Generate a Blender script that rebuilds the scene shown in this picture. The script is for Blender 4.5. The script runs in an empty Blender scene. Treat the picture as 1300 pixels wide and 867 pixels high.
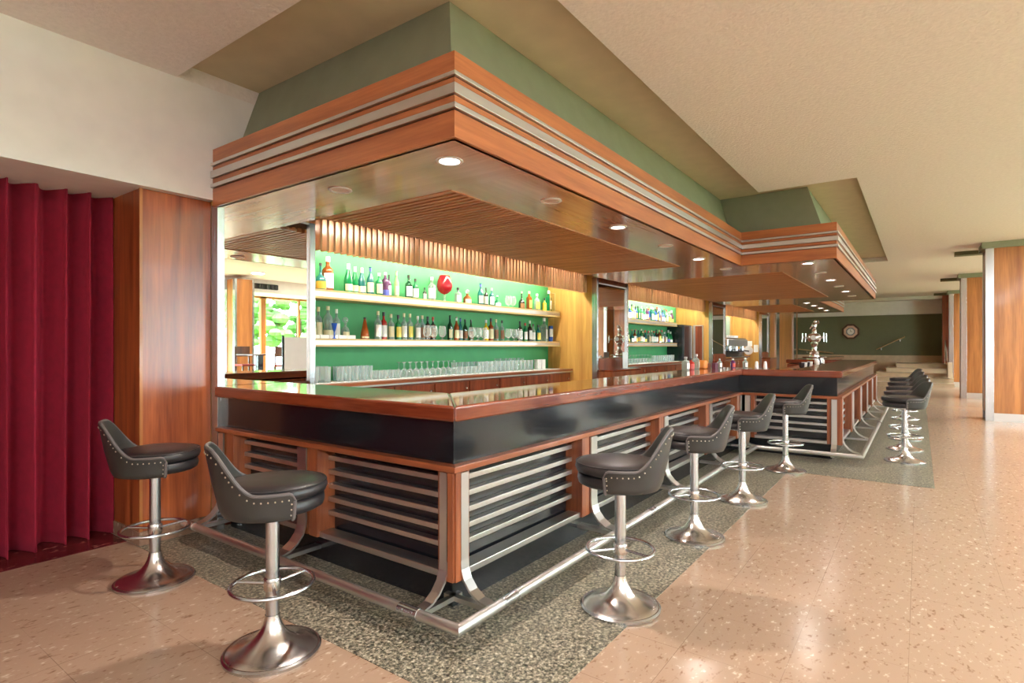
import bpy, bmesh, math, random
from mathutils import Vector, Matrix
random.seed(7)
PI = math.pi
scene = bpy.context.scene
C = scene.collection

# ------------------------------------------------------------------ materials
def srgb(r, g, b):
    f = lambda v: ((v/255.0)/12.92) if v/255.0 <= 0.04045 else (((v/255.0)+0.055)/1.055)**2.4
    return (f(r), f(g), f(b), 1.0)

def new_mat(name):
    m = bpy.data.materials.new(name); m.use_nodes = True
    nt = m.node_tree; b = nt.nodes['Principled BSDF']
    return m, nt, b

def N(nt, typ, **kw):
    n = nt.nodes.new(typ)
    for k, v in kw.items():
        setattr(n, k, v)
    return n

def mapping(nt, scale=(1,1,1), coord='Object', rot=(0,0,0)):
    tc = N(nt, 'ShaderNodeTexCoord'); mp = N(nt, 'ShaderNodeMapping')
    mp.inputs['Scale'].default_value = scale; mp.inputs['Rotation'].default_value = rot
    nt.links.new(tc.outputs[coord], mp.inputs['Vector'])
    return mp

def ramp(nt, stops):
    r = N(nt, 'ShaderNodeValToRGB')
    el = r.color_ramp.elements
    el[0].position, el[0].color = stops[0]; el[1].position, el[1].color = stops[-1]
    for p, c in stops[1:-1]:
        e = el.new(p); e.color = c
    return r

def plain(name, col, rough=0.5, metal=0.0, coat=0.0, noise=0.06, nscale=6.0, bump=0.0, bscale=60.0, spec=0.5):
    m, nt, b = new_mat(name)
    mp = mapping(nt)
    no = N(nt, 'ShaderNodeTexNoise'); no.inputs['Scale'].default_value = nscale; no.inputs['Detail'].default_value = 3
    nt.links.new(mp.outputs[0], no.inputs['Vector'])
    lo = tuple(c*(1-noise) for c in col[:3])+(1,); hi = tuple(min(1, c*(1+noise)) for c in col[:3])+(1,)
    r = ramp(nt, [(0.3, lo), (0.7, hi)])
    nt.links.new(no.outputs['Fac'], r.inputs['Fac']); nt.links.new(r.outputs['Color'], b.inputs['Base Color'])
    b.inputs['Roughness'].default_value = rough; b.inputs['Metallic'].default_value = metal
    b.inputs['Coat Weight'].default_value = coat; b.inputs['Coat Roughness'].default_value = 0.08
    b.inputs['Specular IOR Level'].default_value = spec
    if bump:
        n2 = N(nt, 'ShaderNodeTexNoise'); n2.inputs['Scale'].default_value = bscale; n2.inputs['Detail'].default_value = 4
        nt.links.new(mp.outputs[0], n2.inputs['Vector'])
        bp = N(nt, 'ShaderNodeBump'); bp.inputs['Strength'].default_value = bump; bp.inputs['Distance'].default_value = 0.01
        nt.links.new(n2.outputs['Fac'], bp.inputs['Height']); nt.links.new(bp.outputs[0], b.inputs['Normal'])
    return m

def wood(name, dark, light, axis='X', rough=0.3, coat=0.3, s=1.0, coat_rough=0.1, waves=0.35):
    """long straight grain running along the given object axis"""
    m, nt, b = new_mat(name)
    long, cross = 0.55*s, 9.0*s
    sc = {'X': (long, cross, cross), 'Y': (cross, long, cross), 'Z': (cross, cross, long)}[axis]
    mp = mapping(nt, sc)
    n1 = N(nt, 'ShaderNodeTexNoise'); n1.inputs['Scale'].default_value = 1.3; n1.inputs['Detail'].default_value = 5
    n1.inputs['Distortion'].default_value = waves
    n2 = N(nt, 'ShaderNodeTexNoise'); n2.inputs['Scale'].default_value = 9.0; n2.inputs['Detail'].default_value = 3
    nt.links.new(mp.outputs[0], n1.inputs['Vector']); nt.links.new(mp.outputs[0], n2.inputs['Vector'])
    mx = N(nt, 'ShaderNodeMath', operation='MULTIPLY_ADD'); mx.inputs[1].default_value = 0.35
    nt.links.new(n2.outputs['Fac'], mx.inputs[0]); nt.links.new(n1.outputs['Fac'], mx.inputs[2])
    mid = tuple((a+c)/2 for a, c in zip(dark, light))
    r = ramp(nt, [(0.45, dark), (0.66, mid), (0.85, light)])
    nt.links.new(mx.outputs[0], r.inputs['Fac']); nt.links.new(r.outputs['Color'], b.inputs['Base Color'])
    b.inputs['Roughness'].default_value = rough
    b.inputs['Coat Weight'].default_value = coat; b.inputs['Coat Roughness'].default_value = coat_rough
    return m

def metal(name, col, rough=0.28, brush=None):
    m, nt, b = new_mat(name)
    b.inputs['Metallic'].default_value = 1.0; b.inputs['Base Color'].default_value = col
    sc = {'X': (2, 90, 90), 'Y': (90, 2, 90), 'Z': (90, 90, 2), None: (14, 14, 14)}[brush]
    mp = mapping(nt, sc)
    n = N(nt, 'ShaderNodeTexNoise'); n.inputs['Scale'].default_value = 1.0; n.inputs['Detail'].default_value = 3
    nt.links.new(mp.outputs[0], n.inputs['Vector'])
    mr = N(nt, 'ShaderNodeMapRange'); mr.inputs['To Min'].default_value = rough*0.75; mr.inputs['To Max'].default_value = rough*1.3
    nt.links.new(n.outputs['Fac'], mr.inputs['Value']); nt.links.new(mr.outputs[0], b.inputs['Roughness'])
    return m

def emit(name, col, strength):
    m, nt, b = new_mat(name)
    b.inputs['Base Color'].default_value = (0.9, 0.9, 0.9, 1)
    b.inputs['Emission Color'].default_value = col; b.inputs['Emission Strength'].default_value = strength
    return m

def glass(name, tint, clear=0.8, rough=0.03, base=None):
    """thin-walled glass: a tinted clear layer under a mirror-like skin"""
    m, nt, b = new_mat(name)
    out = nt.nodes['Material Output']
    tr = N(nt, 'ShaderNodeBsdfTransparent'); tr.inputs['Color'].default_value = tint
    b.inputs['Base Color'].default_value = base or tint
    b.inputs['Roughness'].default_value = rough; b.inputs['Specular IOR Level'].default_value = 0.8
    lw = N(nt, 'ShaderNodeLayerWeight'); lw.inputs['Blend'].default_value = 0.35
    mr = N(nt, 'ShaderNodeMapRange'); mr.inputs['To Min'].default_value = 1-clear; mr.inputs['To Max'].default_value = min(1.0, 1-clear+0.55)
    nt.links.new(lw.outputs['Facing'], mr.inputs['Value'])
    mx = N(nt, 'ShaderNodeMixShader')
    nt.links.new(mr.outputs[0], mx.inputs['Fac']); nt.links.new(tr.outputs[0], mx.inputs[1]); nt.links.new(b.outputs[0], mx.inputs[2])
    nt.links.new(mx.outputs[0], out.inputs['Surface'])
    return m

def pane_mat(name):
    m, nt, b = new_mat(name)
    out = nt.nodes['Material Output']
    tr = N(nt, 'ShaderNodeBsdfTransparent'); gl = N(nt, 'ShaderNodeBsdfGlossy'); gl.inputs['Roughness'].default_value = 0.02
    mx = N(nt, 'ShaderNodeMixShader'); mx.inputs['Fac'].default_value = 0.06
    nt.links.new(tr.outputs[0], mx.inputs[1]); nt.links.new(gl.outputs[0], mx.inputs[2]); nt.links.new(mx.outputs[0], out.inputs['Surface'])
    return m

def floor_mat(name, base, dark, light, chip=9.0, joints=True, rough=0.2):
    m, nt, b = new_mat(name)
    mp = mapping(nt, (1.0, 1.8, 1.0), rot=(0, 0, 0.6))
    v = N(nt, 'ShaderNodeTexNoise'); v.inputs['Scale'].default_value = chip; v.inputs['Detail'].default_value = 2.5; v.inputs['Roughness'].default_value = 0.75
    nt.links.new(mp.outputs[0], v.inputs['Vector'])
    r = ramp(nt, [(0.30, dark), (0.42, base), (0.60, base), (0.70, light)])
    nt.links.new(v.outputs['Fac'], r.inputs['Fac'])
    big = N(nt, 'ShaderNodeTexNoise'); big.inputs['Scale'].default_value = 0.9; big.inputs['Detail'].default_value = 2
    mp2 = mapping(nt); nt.links.new(mp2.outputs[0], big.inputs['Vector'])
    mr = N(nt, 'ShaderNodeMapRange'); mr.inputs['To Min'].default_value = 0.9; mr.inputs['To Max'].default_value = 1.08
    nt.links.new(big.outputs['Fac'], mr.inputs['Value'])
    mul = N(nt, 'ShaderNodeMix', data_type='RGBA', blend_type='MULTIPLY'); mul.inputs['Factor'].default_value = 1.0
    nt.links.new(r.outputs['Color'], mul.inputs['A']); nt.links.new(mr.outputs[0], mul.inputs['B'])
    col = mul.outputs['Result']
    if joints:
        mp3 = mapping(nt); mp3.inputs['Location'].default_value = (0.0, 0.132, 0)
        br = N(nt, 'ShaderNodeTexBrick'); br.inputs['Scale'].default_value = 1.0; br.inputs['Brick Width'].default_value = 0.434
        br.inputs['Row Height'].default_value = 0.434; br.inputs['Mortar Size'].default_value = 0.0016; br.offset = 0.0
        br.inputs['Mortar Smooth'].default_value = 0.3
        nt.links.new(mp3.outputs[0], br.inputs['Vector'])
        gate = N(nt, 'ShaderNodeTexNoise'); gate.inputs['Scale'].default_value = 0.7
        nt.links.new(mp2.outputs[0], gate.inputs['Vector'])
        gr = N(nt, 'ShaderNodeMapRange'); gr.inputs['From Min'].default_value = 0.42; gr.inputs['From Max'].default_value = 0.6
        gr.inputs['To Min'].default_value = 0.1; gr.inputs['To Max'].default_value = 0.5
        nt.links.new(gate.outputs['Fac'], gr.inputs['Value'])
        mm = N(nt, 'ShaderNodeMath', operation='MULTIPLY'); nt.links.new(br.outputs['Fac'], mm.inputs[0]); nt.links.new(gr.outputs[0], mm.inputs[1])
        mj = N(nt, 'ShaderNodeMix', data_type='RGBA'); mj.inputs['B'].default_value = srgb(96, 74, 58)
        nt.links.new(mm.outputs[0], mj.inputs['Factor']); nt.links.new(col, mj.inputs['A']); col = mj.outputs['Result']
    nt.links.new(col, b.inputs['Base Color'])
    b.inputs['Roughness'].default_value = rough
    b.inputs['Specular IOR Level'].default_value = 0.5
    return m

def granite_mat(name):
    m, nt, b = new_mat(name)
    mp = mapping(nt)
    v = N(nt, 'ShaderNodeTexVoronoi'); v.inputs['Scale'].default_value = 95
    n = N(nt, 'ShaderNodeTexNoise'); n.inputs['Scale'].default_value = 55; n.inputs['Detail'].default_value = 4; n.inputs['Roughness'].default_value = 0.8
    nt.links.new(mp.outputs[0], v.inputs['Vector']); nt.links.new(mp.outputs[0], n.inputs['Vector'])
    r1 = ramp(nt, [(0.36, srgb(40, 38, 33)), (0.47, srgb(106, 101, 86)), (0.56, srgb(160, 150, 128)), (0.68, srgb(206, 198, 178))])
    nt.links.new(n.outputs['Fac'], r1.inputs['Fac'])
    mix = N(nt, 'ShaderNodeMix', data_type='RGBA', blend_type='OVERLAY'); mix.inputs['Factor'].default_value = 0.5
    sep = N(nt, 'ShaderNodeRGBToBW'); nt.links.new(v.outputs['Color'], sep.inputs[0])
    nt.links.new(r1.outputs['Color'], mix.inputs['A']); nt.links.new(sep.outputs[0], mix.inputs['B'])
    nt.links.new(mix.outputs['Result'], b.inputs['Base Color'])
    b.inputs['Roughness'].default_value = 0.3
    return m

M = {}
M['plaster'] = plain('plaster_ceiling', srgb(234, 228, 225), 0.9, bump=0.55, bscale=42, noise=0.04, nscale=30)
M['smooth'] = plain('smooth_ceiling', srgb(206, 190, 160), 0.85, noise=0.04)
M['white_wall'] = plain('white_plaster_wall', srgb(238, 237, 236), 0.8, noise=0.03, bump=0.08, bscale=8)
M['white'] = plain('white_paint', srgb(232, 230, 226), 0.5, noise=0.02)
M['soffit_green'] = plain('olive_green_paint', srgb(134, 138, 116), 0.7, noise=0.05, bump=0.06, bscale=120)
M['wall_green'] = plain('dark_green_wall', srgb(104, 108, 80), 0.7, noise=0.04)
M['bar_green'] = plain('bright_green_back_panel', srgb(62, 152, 92), 0.5, noise=0.05, bump=0.03, bscale=200)
M['beige_stone'] = plain('beige_stone', srgb(196, 172, 142), 0.5, noise=0.08)
M['floor'] = floor_mat('polished_marble_slabs', srgb(178, 148, 124), srgb(142, 108, 84), srgb(212, 190, 166), chip=14)
M['maroon'] = floor_mat('maroon_marble', srgb(96, 34, 34), srgb(66, 22, 24), srgb(170, 110, 96), chip=10, joints=False)
M['granite'] = granite_mat('grey_granite')
M['skirt'] = floor_mat('marble_skirting', srgb(150, 120, 100), srgb(110, 84, 66), srgb(196, 176, 156), joints=False)
RD, RL = srgb(108, 52, 30), srgb(168, 96, 58)
M['wood_x'] = wood('teak_along_x', RD, RL, 'X'); M['wood_y'] = wood('teak_along_y', RD, RL, 'Y'); M['wood_z'] = wood('teak_upright', RD, RL, 'Z')
FD, FL = srgb(150, 82, 46), srgb(190, 116, 68)
M['fascia_x'] = wood('fascia_along_x', FD, FL, 'X', 0.35, 0.2); M['fascia_y'] = wood('fascia_along_y', FD, FL, 'Y', 0.35, 0.2)
M['soffit_x'] = wood('soffit_board_x', srgb(184, 134, 102), srgb(216, 168, 134), 'X', 0.2, 1.0, coat_rough=0.12)
M['soffit_y'] = wood('soffit_board_y', srgb(184, 134, 102), srgb(216, 168, 134), 'Y', 0.2, 1.0, coat_rough=0.12)
M['lattice'] = wood('slat_wood_y', srgb(172, 112, 68), srgb(212, 152, 102), 'Y', 0.4, 0.1)
M['valance'] = wood('valance_wood_z', srgb(176, 122, 78), srgb(214, 164, 116), 'Z', 0.45, 0.0)
CD, CL = srgb(84, 30, 17), srgb(142, 68, 38)
M['top_x'] = wood('varnished_top_x', CD, CL, 'X', 0.2, 0.9, coat_rough=0.05); M['top_y'] = wood('varnished_top_y', CD, CL, 'Y', 0.2, 0.9, coat_rough=0.05)
M['pier'] = wood('pier_veneer', srgb(112, 48, 24), srgb(178, 96, 52), 'Z', 0.3, 0.35, s=0.8, coat_rough=0.22, waves=0.9)
M['col_wood'] = wood('column_veneer', srgb(142, 84, 40), srgb(194, 126, 66), 'Z', 0.35, 0.2, s=0.7)
M['panel_yellow'] = wood('honey_veneer', srgb(190, 136, 66), srgb(224, 176, 96), 'Z', 0.4, 0.2, s=0.7)
M['shelf_wood'] = wood('shelf_wood', srgb(176, 146, 92), srgb(202, 174, 120), 'X', 0.4, 0.1)
M['cab_wood'] = wood('cabinet_wood', srgb(96, 40, 22), srgb(150, 74, 42), 'Z', 0.3, 0.3)
M['black'] = plain('black_laminate', srgb(22, 24, 28), 0.22, noise=0.1, coat=0.3)
M['dark'] = plain('dark_back_board', srgb(40, 36, 34), 0.5)
M['plenum'] = plain('plenum_board', srgb(112, 88, 60), 0.7)
M['alu'] = metal('satin_aluminium', (0.68, 0.67, 0.65, 1), 0.34)
M['alu_x'] = metal('brushed_aluminium_x', (0.66, 0.65, 0.63, 1), 0.34, 'X')
M['chrome'] = metal('polished_steel', (0.60, 0.62, 0.65, 1), 0.24, 'Z')
M['steel'] = metal('worn_stool_steel', (0.72, 0.69, 0.66, 1), 0.24)
M['silver'] = metal('silver', (0.8, 0.8, 0.8, 1), 0.22)
M['mirror'] = metal('mirror_glass', (0.86, 0.86, 0.84, 1), 0.0); M['mirror'].node_tree.nodes['Principled BSDF'].inputs['Roughness'].default_value = 0.0
for l in list(M['mirror'].node_tree.links):
    if l.to_socket.name == 'Roughness': M['mirror'].node_tree.links.remove(l)
M['leather'] = plain('black_leather', srgb(40, 37, 38), 0.34, noise=0.12, nscale=20, bump=0.12, bscale=260)
M['leather_shell'] = plain('charcoal_leather_shell', srgb(50, 49, 46), 0.4, noise=0.1, nscale=14, bump=0.1, bscale=260)
M['piping'] = plain('grey_piping', srgb(92, 86, 84), 0.4)
M['nail'] = metal('nail_heads', (0.62, 0.56, 0.46, 1), 0.3)
M['curtain'] = plain('red_velvet', srgb(138, 12, 42), 0.9, noise=0.14, nscale=18, bump=0.25, bscale=320)
M['curtain'].node_tree.nodes['Principled BSDF'].inputs['Sheen Weight'].default_value = 0.4
M['curtain'].node_tree.nodes['Principled BSDF'].inputs['Sheen Tint'].default_value = srgb(230, 60, 90)
M['lamp_on'] = emit('lit_downlight', (1.0, 0.93, 0.9, 1), 14.0)
M['lamp_off'] = plain('unlit_downlight', srgb(226, 214, 204), 0.5)
M['tube'] = emit('fluorescent_tube', (1.0, 0.95, 0.78, 1), 210.0)
M['glass_clear'] = glass('clear_glass', (0.96, 0.985, 0.985, 1), 0.86, base=(0.9, 0.95, 0.95, 1))
M['pane'] = pane_mat('window_pane')
M['white_mat'] = plain('white_shelf_liner', srgb(236, 240, 240), 0.4, noise=0.02)
M['paper'] = plain('white_paper', srgb(240, 240, 236), 0.7, noise=0.02)
M['leaf'] = plain('tree_leaves', srgb(90, 140, 60), 0.7, noise=0.4, nscale=3)
M['bark'] = plain('tree_bark', srgb(90, 70, 52), 0.9, noise=0.2)
M['lawn'] = plain('lawn_outside', srgb(120, 150, 84), 0.9, noise=0.2)
M['cloth_red'] = plain('red_seat_fabric', srgb(140, 50, 40), 0.7)
M['dark_wood'] = wood('dark_chair_wood', srgb(52, 30, 20), srgb(92, 56, 36), 'Z')
M['yellow_stop'] = plain('orange_wood_box', srgb(214, 130, 60), 0.4)
M['red_liquid'] = glass('red_glass', (0.75, 0.08, 0.12, 1), 0.35, base=srgb(170, 30, 44))
M['blue_glass'] = glass('blue_glass', (0.1, 0.3, 0.8, 1), 0.3, base=srgb(30, 90, 190))
def colmat(key, rgb, rough=0.4):
    if key not in M: M[key] = plain(key, srgb(*rgb), rough, noise=0.08)
    return M[key]
GL = {'green': (20, 128, 74), 'dark green': (14, 74, 44), 'teal': (30, 110, 110), 'clear': (206, 222, 216), 'amber': (150, 72, 26), 'dark': (34, 34, 32), 'purple': (88, 40, 90),
      'pale': (190, 214, 160), 'yellow': (224, 190, 20), 'blue': (50, 90, 170), 'red': (170, 40, 34), 'lime': (120, 190, 40)}
def bottle_glass(k):
    key = 'bottle_'+k.replace(' ', '_')
    if key not in M:
        c = srgb(*GL[k])
        t = tuple(min(1.0, x**0.55) for x in c[:3])+(1,)
        M[key] = glass(key, t, 0.72 if k == 'clear' else (0.4 if k in ('pale',) else 0.22), base=c)
    return M[key]
LB = {'white': (238, 238, 232), 'cream': (228, 220, 176), 'gold': (206, 160, 60), 'yellow': (232, 216, 96), 'red': (196, 60, 48), 'brown': (140, 90, 54), 'blue': (70, 80, 170), 'grey': (170, 172, 172)}

# ------------------------------------------------------------------ mesh helpers
class MB:
    def __init__(s): s.v = []; s.f = []
    def add(s, vs, fs):
        o = len(s.v); s.v += [tuple(p) for p in vs]; s.f += [tuple(i+o for i in f) for f in fs]; return s
    def box(s, x0, x1, y0, y1, z0, z1):
        x0, x1 = sorted((x0, x1)); y0, y1 = sorted((y0, y1)); z0, z1 = sorted((z0, z1))
        return s.add([(x0,y0,z0),(x1,y0,z0),(x1,y1,z0),(x0,y1,z0),(x0,y0,z1),(x1,y0,z1),(x1,y1,z1),(x0,y1,z1)],
                     [(0,3,2,1),(4,5,6,7),(0,1,5,4),(1,2,6,5),(2,3,7,6),(3,0,4,7)])
    def prism(s, pts, z0, z1):
        a = sum(pts[i][0]*pts[(i+1)%len(pts)][1]-pts[(i+1)%len(pts)][0]*pts[i][1] for i in range(len(pts)))
        if a < 0: pts = pts[::-1]
        n = len(pts)
        return s.add([(x,y,z0) for x,y in pts]+[(x,y,z1) for x,y in pts],
                     [tuple(range(n))[::-1], tuple(range(n,2*n))]+[(i,(i+1)%n,n+(i+1)%n,n+i) for i in range(n)])
    def lathe(s, prof, seg=24, o=(0,0,0), a0=0, a1=2*PI, sx=1, sy=1):
        full = abs(a1-a0-2*PI) < 1e-6; k = seg if full else seg+1
        vs = []; fs = []
        for r, z in prof:
            for i in range(k):
                a = a0+(a1-a0)*i/seg
                vs.append((o[0]+max(r,1e-4)*math.cos(a)*sx, o[1]+max(r,1e-4)*math.sin(a)*sy, o[2]+z))
        for j in range(len(prof)-1):
            for i in range(seg):
                i2 = (i+1)%k
                fs.append((j*k+i, j*k+i2, (j+1)*k+i2, (j+1)*k+i))
        return s.add(vs, fs)
    def tube(s, path, r, seg=10, closed=False, cap=True):
        P = [Vector(p) for p in path]; n = len(P); vs = []; fs = []
        up = Vector((0,0,1)); prev = None
        for i in range(n):
            if closed: t = (P[(i+1)%n]-P[i-1]).normalized()
            else: t = (P[min(i+1,n-1)]-P[max(i-1,0)]).normalized()
            if prev is None:
                ref = up if abs(t.dot(up)) < 0.95 else Vector((1,0,0))
                a = t.cross(ref).normalized()
            else:
                a = (prev-t*prev.dot(t)).normalized()
            b = t.cross(a).normalized(); prev = a
            rr = r[i] if isinstance(r, (list,tuple)) else r
            for k in range(seg):
                q = 2*PI*k/seg
                vs.append(P[i]+a*math.cos(q)*rr+b*math.sin(q)*rr)
        m = n if closed else n-1
        for i in range(m):
            j = (i+1)%n
            for k in range(seg):
                k2 = (k+1)%seg
                fs.append((i*seg+k, j*seg+k, j*seg+k2, i*seg+k2))
        if cap and not closed:
            fs.append(tuple(range(seg))); fs.append(tuple(range((n-1)*seg, n*seg))[::-1])
        return s.add(vs, fs)
    def ball(s, c, r, seg=10, rings=6, sx=1, sy=1, sz=1):
        return s.lathe([(r*math.sin(PI*i/rings), -r*math.cos(PI*i/rings)*sz) for i in range(rings+1)], seg, c, sx=sx, sy=sy)
    def band(s, path, z0, z1, v0, v1):
        """a mitred strip along a plan path; v measured outwards (to the right of travel)"""
        n = len(path); P = [Vector(p) for p in path]
        off = []
        for i in range(n):
            ns = []
            if i > 0: d = (P[i]-P[i-1]).normalized(); ns.append(Vector((d.y,-d.x)))
            if i < n-1: d = (P[i+1]-P[i]).normalized(); ns.append(Vector((d.y,-d.x)))
            if len(ns) == 2:
                mdir = (ns[0]+ns[1]); mdir = mdir/mdir.dot(ns[0])
            else: mdir = ns[0]
            off.append(mdir)
        for i in range(n-1):
            vs = []
            for z in (z0, z1):
                for j, v in ((i,v0),(i+1,v0),(i+1,v1),(i,v1)):
                    p = P[j]+off[j]*v; vs.append((p.x,p.y,z))
            s.add(vs, [(0,1,2,3),(7,6,5,4),(0,4,5,1),(1,5,6,2),(2,6,7,3),(3,7,4,0)])
        return s
    def build(s, name, mat, parent=None, bevel=0.0, smooth=False, angle=35, seg=2, loc=None, local=False):
        me = bpy.data.meshes.new(name)
        off = Vector((0,0,0))
        if parent is not None and not local:
            off = Vector(parent['_o']) if '_o' in parent else Vector((0,0,0))
        elif loc is not None and not local: off = Vector(loc)
        me.from_pydata([tuple(Vector(p)-off) for p in s.v], [], s.f)
        bm = bmesh.new(); bm.from_mesh(me)
        bmesh.ops.recalc_face_normals(bm, faces=bm.faces)
        bm.to_mesh(me); bm.free()
        me.materials.append(mat)
        if smooth:
            for p in me.polygons: p.use_smooth = True
            me.set_sharp_from_angle(angle=math.radians(angle))
        o = bpy.data.objects.new(name, me); C.objects.link(o)
        if parent is not None: o.parent = parent
        if loc is not None: o.location = loc
        if bevel:
            md = o.modifiers.new('edge', 'BEVEL'); md.width = bevel; md.segments = seg; md.limit_method = 'ANGLE'
        return o

def tag(o, label, cat, group=None, kind=None):
    o['label'] = label; o['category'] = cat
    if group: o['group'] = group
    if kind: o['kind'] = kind
    return o

def thing(name, label, cat, loc=(0,0,0), rot=0, group=None, kind=None):
    o = bpy.data.objects.new(name, None); C.objects.link(o)
    o.location = loc; o.rotation_euler = (0,0,rot); o.empty_display_size = 0.1
    o['_o'] = tuple(loc)
    return tag(o, label, cat, group, kind)

def dup(root, loc, rot, label, group=None):
    r = root.copy(); C.objects.link(r); r.location = loc; r.rotation_euler = (0,0,rot); r['label'] = label; r['_o'] = tuple(loc)
    if group: r['group'] = group
    for ch in list(root.children):
        c = ch.copy(); C.objects.link(c); c.parent = r
        for g in list(ch.children):
            d = g.copy(); C.objects.link(d); d.parent = c
    return r

def struct(name, mb, mat, label, cat='wall', **kw):
    o = mb.build(name, mat, **kw)
    return tag(o, label, cat, kind='structure')

ORD = ['first','second','third','fourth','fifth','sixth','seventh','eighth','ninth','tenth','eleventh','twelfth','thirteenth','fourteenth','fifteenth','sixteenth',
       'seventeenth','eighteenth','nineteenth','twentieth','twenty-first','twenty-second','twenty-third','twenty-fourth','twenty-fifth','twenty-sixth','twenty-seventh',
       'twenty-eighth','twenty-ninth','thirtieth','thirty-first','thirty-second','thirty-third','thirty-fourth','thirty-fifth','thirty-sixth','thirty-seventh','thirty-eighth','thirty-ninth','fortieth']

# ------------------------------------------------------------------ measured layout (metres)
ZC, ZR = 3.361, 3.47              # plaster ceiling, raised recess
CB, CT = 2.468, 2.905             # canopy underside / top
YW, YG = 2.46, 3.42               # pillar plane, green back wall
XF = 25.6                         # far wall
CAN = [(0,YW),(0,0),(5.65,0),(5.65,-1.1),(13.03,-1.1),(13.03,0),(18.1,0)]
CNT = [(0,YW),(0,0),(5.73,0),(5.73,-1.15),(12.63,-1.15),(12.63,0),(18.2,0)]
PIL = [(0.02,0.88),(6.26,7.50),(12.69,13.93),(18.32,19.43)]

# ------------------------------------------------------------------ room shell
YS = -10.0                        # window wall
XB = -8.0
fl = MB().box(XB, XF+0.3, YS-0.3, 3.6, -0.2, 0.0)
struct('floor', fl, M['floor'], 'polished pinkish beige marble slab floor', 'floor')
g = MB()
g.prism([(-0.48,3.3),(-0.48,-0.72),(4.80,-0.72),(4.80,-2.03),(13.5,-2.03),(13.5,-0.8),(18.6,-0.8),(18.6,0.4),(0.3,0.4),(0.3,3.3)], -0.05, 0.003)
o = struct('floor_strip', g, M['granite'], 'grey speckled granite floor strip around the bar foot', 'floor')
g = MB().box(XB, -0.485, 2.715, 3.5, -0.05, 0.004)
struct('floor_threshold', g, M['maroon'], 'maroon marble floor strip under the red curtain', 'floor')

# ceiling with openings over the bar and round the columns
def holed(outer, holes, z0, z1):
    bm = bmesh.new()
    loops = [outer]+holes
    edges = []
    for L in loops:
        vs = [bm.verts.new((x,y,z0)) for x,y in L]
        for i in range(len(vs)): edges.append(bm.edges.new((vs[i], vs[(i+1)%len(vs)])))
    bmesh.ops.triangle_fill(bm, use_beauty=True, use_dissolve=False, edges=edges)
    r = bmesh.ops.extrude_face_region(bm, geom=list(bm.faces))
    for e in r['geom']:
        if isinstance(e, bmesh.types.BMVert): e.co.z = z1
    bmesh.ops.recalc_face_normals(bm, faces=bm.faces)
    return bm
hole = [(-0.26,YW-0.002),(-0.26,-0.25),(5.49,-0.25),(5.49,-1.32),(13.4,-1.32),(13.4,-0.25),(18.8,-0.25),(18.8,YW-0.002)]
outer = [(XB,YS-0.3),(XF+0.3,YS-0.3),(XF+0.3,3.6),(XB,3.6)]
bm = holed(outer, [hole], ZC, ZC+0.105)
me = bpy.data.meshes.new('ceiling'); bm.to_mesh(me); bm.free(); me.materials.append(M['plaster'])
o = bpy.data.objects.new('ceiling', me); C.objects.link(o); tag(o, 'textured white plaster ceiling of the hall', 'ceiling', kind='structure')
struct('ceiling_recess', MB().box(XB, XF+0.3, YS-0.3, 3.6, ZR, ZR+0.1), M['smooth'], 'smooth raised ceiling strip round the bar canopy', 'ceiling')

# white beam wall over curtain and pier, with its underside
wl = MB().box(XB, -0.26, YW, 3.5, 2.52, ZC); wl.box(-0.26, 0.0, YW, 3.5, 2.52, ZR); wl.box(0.0, 0.9, YW, 3.5, 2.53, ZR)
struct('wall_left', wl, M['white_wall'], 'white plaster wall above the red curtain', 'wall')
struct('wall_curtain_back', MB().box(XB, 0.9, 3.3, 3.5, 0, 2.52), M['cab_wood'], 'dark wall hidden behind the red curtain', 'wall')
struct('wall_bar_back', MB().box(0.88, XF, YG, YG+0.15, 0, ZR), M['white_wall'], 'wall behind the bar shelves', 'wall')
struct('wall_back', MB().box(XB-0.2, XB, YS, 3.5, 0, ZR), M['white_wall'], 'white end wall behind the viewer', 'wall')

# green soffit faces above the canopies (leaning inwards towards the top)
def lean(path, z0, z1, b0, b1, thick):
    mb = MB(); P = [Vector(p) for p in path]; n = len(P); off = []
    for i in range(n):
        ns = []
        if i > 0: d = (P[i]-P[i-1]).normalized(); ns.append(Vector((d.y,-d.x)))
        if i < n-1: d = (P[i+1]-P[i]).normalized(); ns.append(Vector((d.y,-d.x)))
        m = ns[0]+ns[-1] if len(ns) == 2 else ns[0]; off.append(m/m.dot(ns[0]))
    for i in range(n-1):
        vs = []
        for z, v in ((z0,-b0),(z1,-b1)):
            for j, w in ((i,v),(i+1,v),(i+1,v-thick),(i,v-thick)):
                p = P[j]+off[j]*w; vs.append((p.x,p.y,z))
        mb.add(vs, [(3,2,1,0),(4,5,6,7),(0,1,5,4),(1,2,6,5),(2,3,7,6),(3,0,4,7)])
    return mb
struct('wall_soffit', lean([(0,YW),(0,0),(5.65,0),(5.65,-1.1),(13.03,-1.1),(13.03,0),(18.1,0),(18.1,YW)], CT-0.03, ZR, 0.17, 0.37, 0.08), M['soffit_green'],
       'olive green sloping soffit above the bar canopy', 'wall')

# pier at the end of the bar
t = thing('wooden_pier', 'veneered brown wooden pier between red curtain and bar', 'pillar', (-0.2,2.53,0))
MB().box(-0.47, 0.02, 2.53, 3.295, 0.1, 2.518).build('veneer_panel', M['pier'], t, bevel=0.003)
MB().box(-0.48, 0.02, 2.515, 3.295, 0.0, 0.1).build('skirting', M['skirt'], t, bevel=0.003)
MB().box(-0.474, -0.455, 2.522, 2.54, 0.1, 2.518).build('edge_strip', M['col_wood'], t)

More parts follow.
